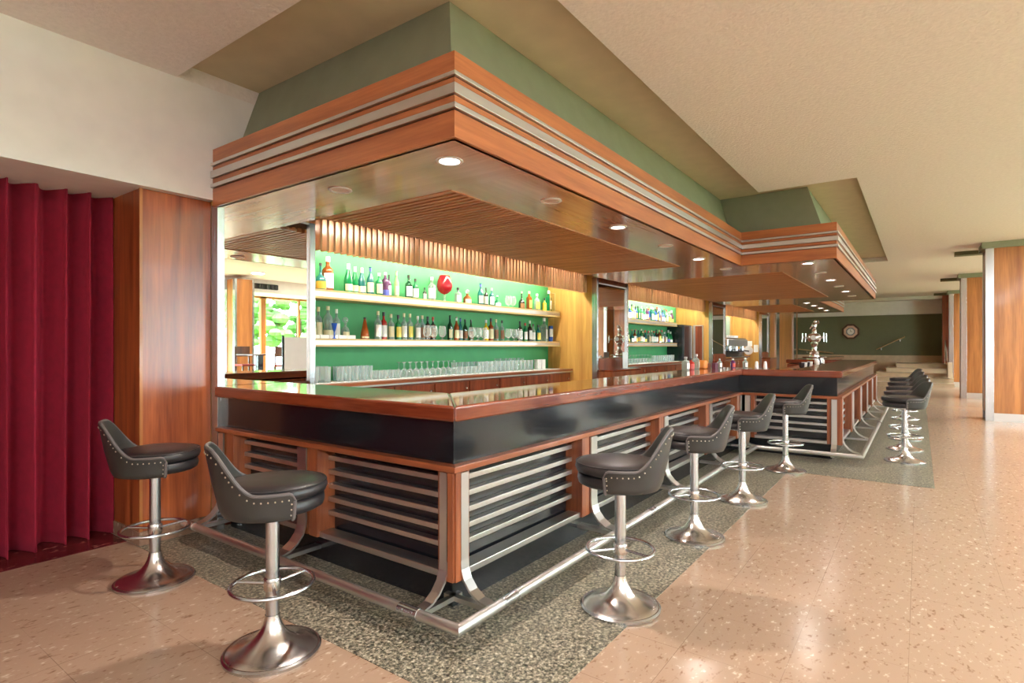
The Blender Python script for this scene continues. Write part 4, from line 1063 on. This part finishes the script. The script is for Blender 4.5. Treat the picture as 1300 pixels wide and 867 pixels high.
md_ = MB(); md_.lathe([(0,0),(0.055,0.0),(0.055,0.012),(0,0.016)],20); md_.v = [(-0.142-c*0.6+0.0, a, 0.50+b) for a,b,c in md_.v]; md_.build('badge', M['white'], t, **L)

# ------------------------------------------------------------------ far side of the hall, seen in the mirrors
def dining_chair(label, x, y, r):
    t = thing('dining_chair', label, 'chair', (x,y,0.45), r, 'chairs by the window table')
    L = dict(local=True)
    for sx in (-1,1):
        for sy in (-1,1): MB().box(sx*0.19-0.018,sx*0.19+0.018,sy*0.19-0.018,sy*0.19+0.018,0,0.44 if sy > 0 else 0.95).build('leg', M['dark_wood'], t, **L)
    MB().box(-0.21,0.21,-0.21,0.21,0.43,0.48).build('seat', M['cloth_red'], t, bevel=0.01, **L)
    MB().box(-0.19,0.19,-0.205,-0.175,0.68,0.95).build('backrest', M['dark_wood'], t, bevel=0.006, **L)
    return t
t = thing('dining_table', 'dark square dining table near the windows', 'table', (5.8,-7.0,0.45))
MB().box(5.4,6.2,-7.4,-6.6,1.17,1.20).build('tabletop', M['dark_wood'], t, bevel=0.004); MB().box(5.73,5.87,-7.07,-6.93,0.48,1.17).build('pedestal', M['black'], t); MB().box(5.5,6.1,-7.3,-6.7,0.45,0.48).build('base_plate', M['black'], t)
dining_chair('dark wooden chair with red seat on the bar side of the window table',6.1,-6.4,PI+0.5); dining_chair('dark wooden chair with red seat on the window side of the table',5.8,-7.65,0)
t = thing('white_screen', 'freestanding white partition screen on black feet in the hall', 'screen', (6.3,-5.4,0))
MB().box(5.5,7.1,-5.42,-5.38,0.25,1.62).build('panel', M['white'], t)
for x in (5.47,7.13): MB().box(x-0.025,x+0.025,-5.65,-5.15,0,0.06).build('foot', M['black'], t); MB().box(x-0.02,x+0.02,-5.42,-5.38,0.05,1.66).build('post', M['black'], t)

# garden beyond the windows
o = MB().box(-14,34,-34,YS-0.35,-0.25,-0.15).build('lawn', M['lawn']); tag(o, 'sunlit lawn outside the windows', 'lawn', kind='structure')
rt = random.Random(5)
for i in range(9):
    x = -8+5.2*i+rt.uniform(-0.5,0.5); y = -17+(-3.0 if i % 2 else 0)+rt.uniform(-0.6,0.6)
    t = thing('garden_tree', 'leafy green tree, %s along the garden outside the windows' % ORD[i], 'tree', (x,y,-0.15), group='garden trees outside')
    MB().tube([(0,0,0),(0.1,0,1.6),(0.05,0.1,3.0)],[0.2,0.15,0.1],8).build('trunk', M['bark'], t, smooth=True, local=True)
    mb = MB()
    for k in range(150):
        a, b, rr = rt.uniform(0,2*PI), rt.uniform(-0.7,1.0), rt.uniform(0.8,1.9)
        c = Vector((rr*math.cos(a)*1.1, rr*math.sin(a)*1.1, 3.0+b*1.9)); q = rt.uniform(0.25,0.5)
        mb.ball(c, q, 6, 4, sz=0.6)
    mb.build('crown', M['leaf'], t, local=True)

# ------------------------------------------------------------------ daylight and added fill lamps
w = bpy.data.worlds.new('World'); scene.world = w; w.use_nodes = True
bg = w.node_tree.nodes['Background']; bg.inputs['Color'].default_value = (0.72,0.87,1.0,1); bg.inputs['Strength'].default_value = 38.0
pl = bpy.data.lights.new('window_portal','AREA'); pl.shape = 'RECTANGLE'; pl.size = 25.6; pl.size_y = 2.65; pl.cycles.is_portal = True
po = bpy.data.objects.new('window_portal', pl); C.objects.link(po); po.location = (12.8,YS-0.2,1.67); po.rotation_euler = (PI/2,0,0)

def added_fill_lamp(x, y, label, power):  # out-of-view lamps added to brighten the hall and bar, strongest towards the curtain
    t = thing('added_fill_lamp', label, 'ceiling light', (x,y,ZC), group='added fill lamps in the hall ceiling')
    MB().lathe([(0.0,-0.004),(0.16,-0.004),(0.17,-0.02),(0.19,-0.02),(0.19,0.0),(0,0.0)],28,(x,y,ZC)).build('ring', M['white'], t, smooth=True)
    MB().lathe([(0.0,-0.012),(0.16,-0.012),(0.16,-0.008),(0,-0.008)],28,(x,y,ZC)).build('diffuser', emit('added_fill_light_%d' % len(bpy.data.materials),(1,0.88,0.76,1),8), t)
    l = bpy.data.lights.new('added_fill_light','AREA'); l.shape = 'DISK'; l.size = 0.3; l.energy = power; l.color = (0.84,0.93,1.0)
    lo = bpy.data.objects.new('added_fill_light', l); C.objects.link(lo); lo.parent = t; lo.location = (0,0,-0.03)
k = 0
for x in (-5.0,-1.6,2.2,6.0,9.8,13.6,17.4,21.2):
    for y in (-4.6,-7.4):
        added_fill_lamp(x,y,'round fill lamp added to the hall ceiling, %s in the grid' % ORD[k],110 if x > -3 else 400); k += 1

# ------------------------------------------------------------------ camera
cd = bpy.data.cameras.new('camera'); cam = bpy.data.objects.new('camera', cd); C.objects.link(cam); scene.camera = cam
Fpx = 713.75
cd.sensor_width = 36; cd.sensor_fit = 'HORIZONTAL'; cd.lens = 36*Fpx/1300
cd.shift_y = (439.4-433.5)/1300
cam.location = (-2.13493,-1.90668,1.4056)
c_, s_ = 0.58677, 0.80976       # X axis = (right c, forward s)
fw = Vector((s_, c_, 0)); cam.rotation_euler = fw.to_track_quat('-Z','Y').to_euler()
cd.clip_start = 0.02; cd.clip_end = 200

vs_ = scene.view_settings; scene.display_settings.display_device = 'sRGB'
vs_.view_transform = 'Standard'; vs_.look = 'None'; vs_.exposure = -0.05; vs_.gamma = 1.0; vs_.use_curve_mapping = False
cy = scene.cycles
cy.use_denoising = True; cy.max_bounces = 9; cy.diffuse_bounces = 5; cy.glossy_bounces = 5; cy.transparent_max_bounces = 24; cy.transmission_bounces = 4
cy.caustics_reflective = False; cy.caustics_refractive = False; cy.sample_clamp_indirect = 6.0; cy.blur_glossy = 0.5
